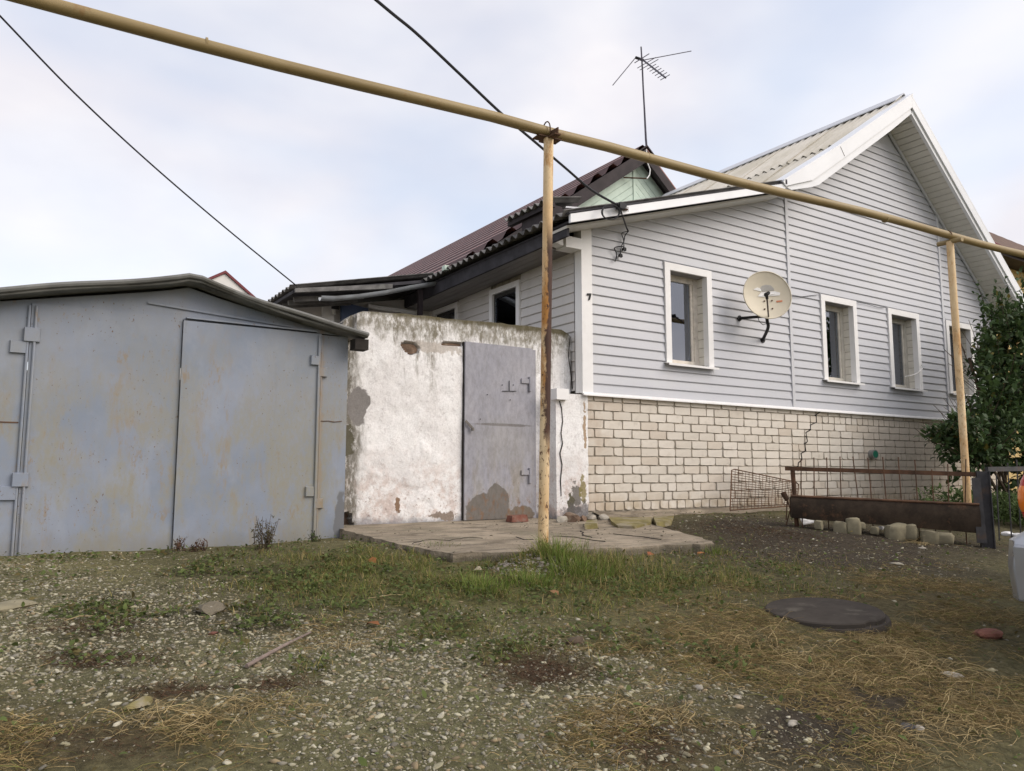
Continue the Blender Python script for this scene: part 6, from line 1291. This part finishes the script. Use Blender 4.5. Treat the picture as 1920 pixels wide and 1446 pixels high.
for i, (px, py, c_, lab) in enumerate(((967, 1050, (.36, .15, .03), 'upright orange leaf left of the post foot'), (1215, 1046, (.30, .10, .05), 'reddish leaf below the slab front'), (1308, 1043, (.36, .16, .06), 'orange leaf near the slab right end'), (705, 1064, (.26, .11, .04), 'brown leaf in the grass below the white wall'), (712, 1180, (.22, .09, .035), 'orange leaf on the gravel edge'), (1048, 1130, (.24, .13, .06), 'brown leaf in the grass in front of the post'), (888, 1075, (.42, .36, .25), 'pale straw coloured scrap in the grass left of the post'), (1230, 1036, (.33, .36, .34), 'pale bluish scrap at the slab front'))):
    p = gpt(px, py); p[2] = gz(p[0], p[1])+.015; D_ = RNG.normal(size=(1, 3)); D_[:, 2] = np.abs(D_[:, 2])*.4+.15; D_ /= np.linalg.norm(D_, axis=1)[:, None]
    tag(link('fallen_leaf', leaf_mesh('fallen_leaf', p[None], D_, np.full(1, .075), .7, np.array([c_]), 'straw', .3)), lab, 'leaf', 'fallen leaves')
# stick lying on the gravel
a_, b_ = gpt(462, 1255), gpt(582, 1192); tag(MB().tube([a_+[0, 0, .012], (a_+b_)/2+[.01, 0, .02], b_+[0, 0, .014]], [.008, .0065, .004], 7).build('stick', 'stick'), 'long pinkish grey stick lying on the gravel', 'stick')
for i, (p0, p1, lab) in enumerate((((690, 1125), (775, 1120), 'pale straw stalk lying in the grass at centre left'), ((120, 1168), (175, 1160), 'thin pale stalk on the left gravel'), ((1440, 1200), (1500, 1130), 'thin pale stalk leaning against the manhole cover'))):
    a_, b_ = gpt(*p0), gpt(*p1); tag(MB().tube([a_+[0, 0, .008], (a_+b_)/2+[0, 0, .02], b_+[0, 0, .012]], .0022, 5).build('dry_stalk', 'stalk'), lab, 'stalk')
p = gpt(281, 1029); tag(stone('blue_scrap', p+[0, 0, .012], (.035, .02, .012), 'blue_scrap', 301), 'small bright blue scrap under the left gate leaf', 'scrap')
# dry weeds in front of the garage gate
def weed(px, py, n, h, lab, c_):
    b_ = gpt(px, py); t = thing('dry_weed', lab, 'weed', (b_[0], b_[1], gz(b_[0], b_[1])), 'dry weeds at the garage foot'); LPs, LDs = [], []; m = MB()
    for k in range(n):
        a2 = RNG.uniform(0, 6.28); sp2 = RNG.uniform(.1, .55)*h; e_ = b_+np.array([sp2*math.cos(a2), sp2*.5*math.sin(a2), h*RNG.uniform(.45, 1.0)]); bb = b_+np.array([RNG.normal()*.04*h*3, RNG.normal()*.015, -.02]); md = (bb+e_)/2+RNG.normal(size=3)*.015; m.tube([bb, md, e_], [.003, .0022, .0012], 4, False)
        for j in range(9): tt = .3+.7*j/9; LPs.append(bb+(e_-bb)*tt+RNG.normal(size=3)*.008); dd_ = RNG.normal(size=3); LDs.append(dd_/np.linalg.norm(dd_))
    m.build('stems', 'bark', t); nn = len(LPs); link('foliage', leaf_mesh('foliage', np.array(LPs), np.array(LDs), .018+.02*RNG.random(nn), .3, np.array([c_])*(.5+.9*RNG.random((nn, 1))), 'grass'), t)
weed(495, 1030, 26, .26, 'bushy dry weed before the right gate leaf', (.10, .085, .045)); weed(338, 1034, 8, .12, 'small brown weed at the middle of the gate', (.10, .055, .035)); weed(365, 1036, 6, .08, 'tiny brown weed right of the gate middle', (.10, .055, .035)); weed(382, 1034, 6, .09, 'thin brown weed between gate middle and bushy weed', (.10, .055, .035)); weed(212, 1030, 8, .08, 'brown weed before the left gate leaf', (.10, .055, .035)); weed(588, 1022, 8, .12, 'green weed at the garage right corner', (.06, .08, .03)); weed(652, 1008, 10, .10, 'dry weed in the gap beside the white wall', (.12, .09, .04))
# greenery at the foot of the shrub, beyond the barred panel
xg = RNG.uniform(9.0, 13.5, 9000); yg = RNG.uniform(3.7, 5.0, 9000); n = len(xg); D_ = RNG.normal(size=(n, 3)); D_[:, 2] = np.abs(D_[:, 2])+.3; D_ /= np.linalg.norm(D_, axis=1)[:, None]; hz = .38*RNG.random(n)*vnoise(xg, yg, 2.2, 3)
o = link('verge_weeds', leaf_mesh('verge_weeds', np.stack([xg, yg, gz(xg, yg)+hz], 1), D_, .05+.05*RNG.random(n), .35, np.array([.075, .11, .035])*(.5+.9*RNG.random((n, 1))), 'grass')); tag(o, 'rank green weeds below the shrub beyond the barred panel', 'weeds', kind='stuff')
for o in bpy.data.objects:
    if '_w' in o: del o['_w']
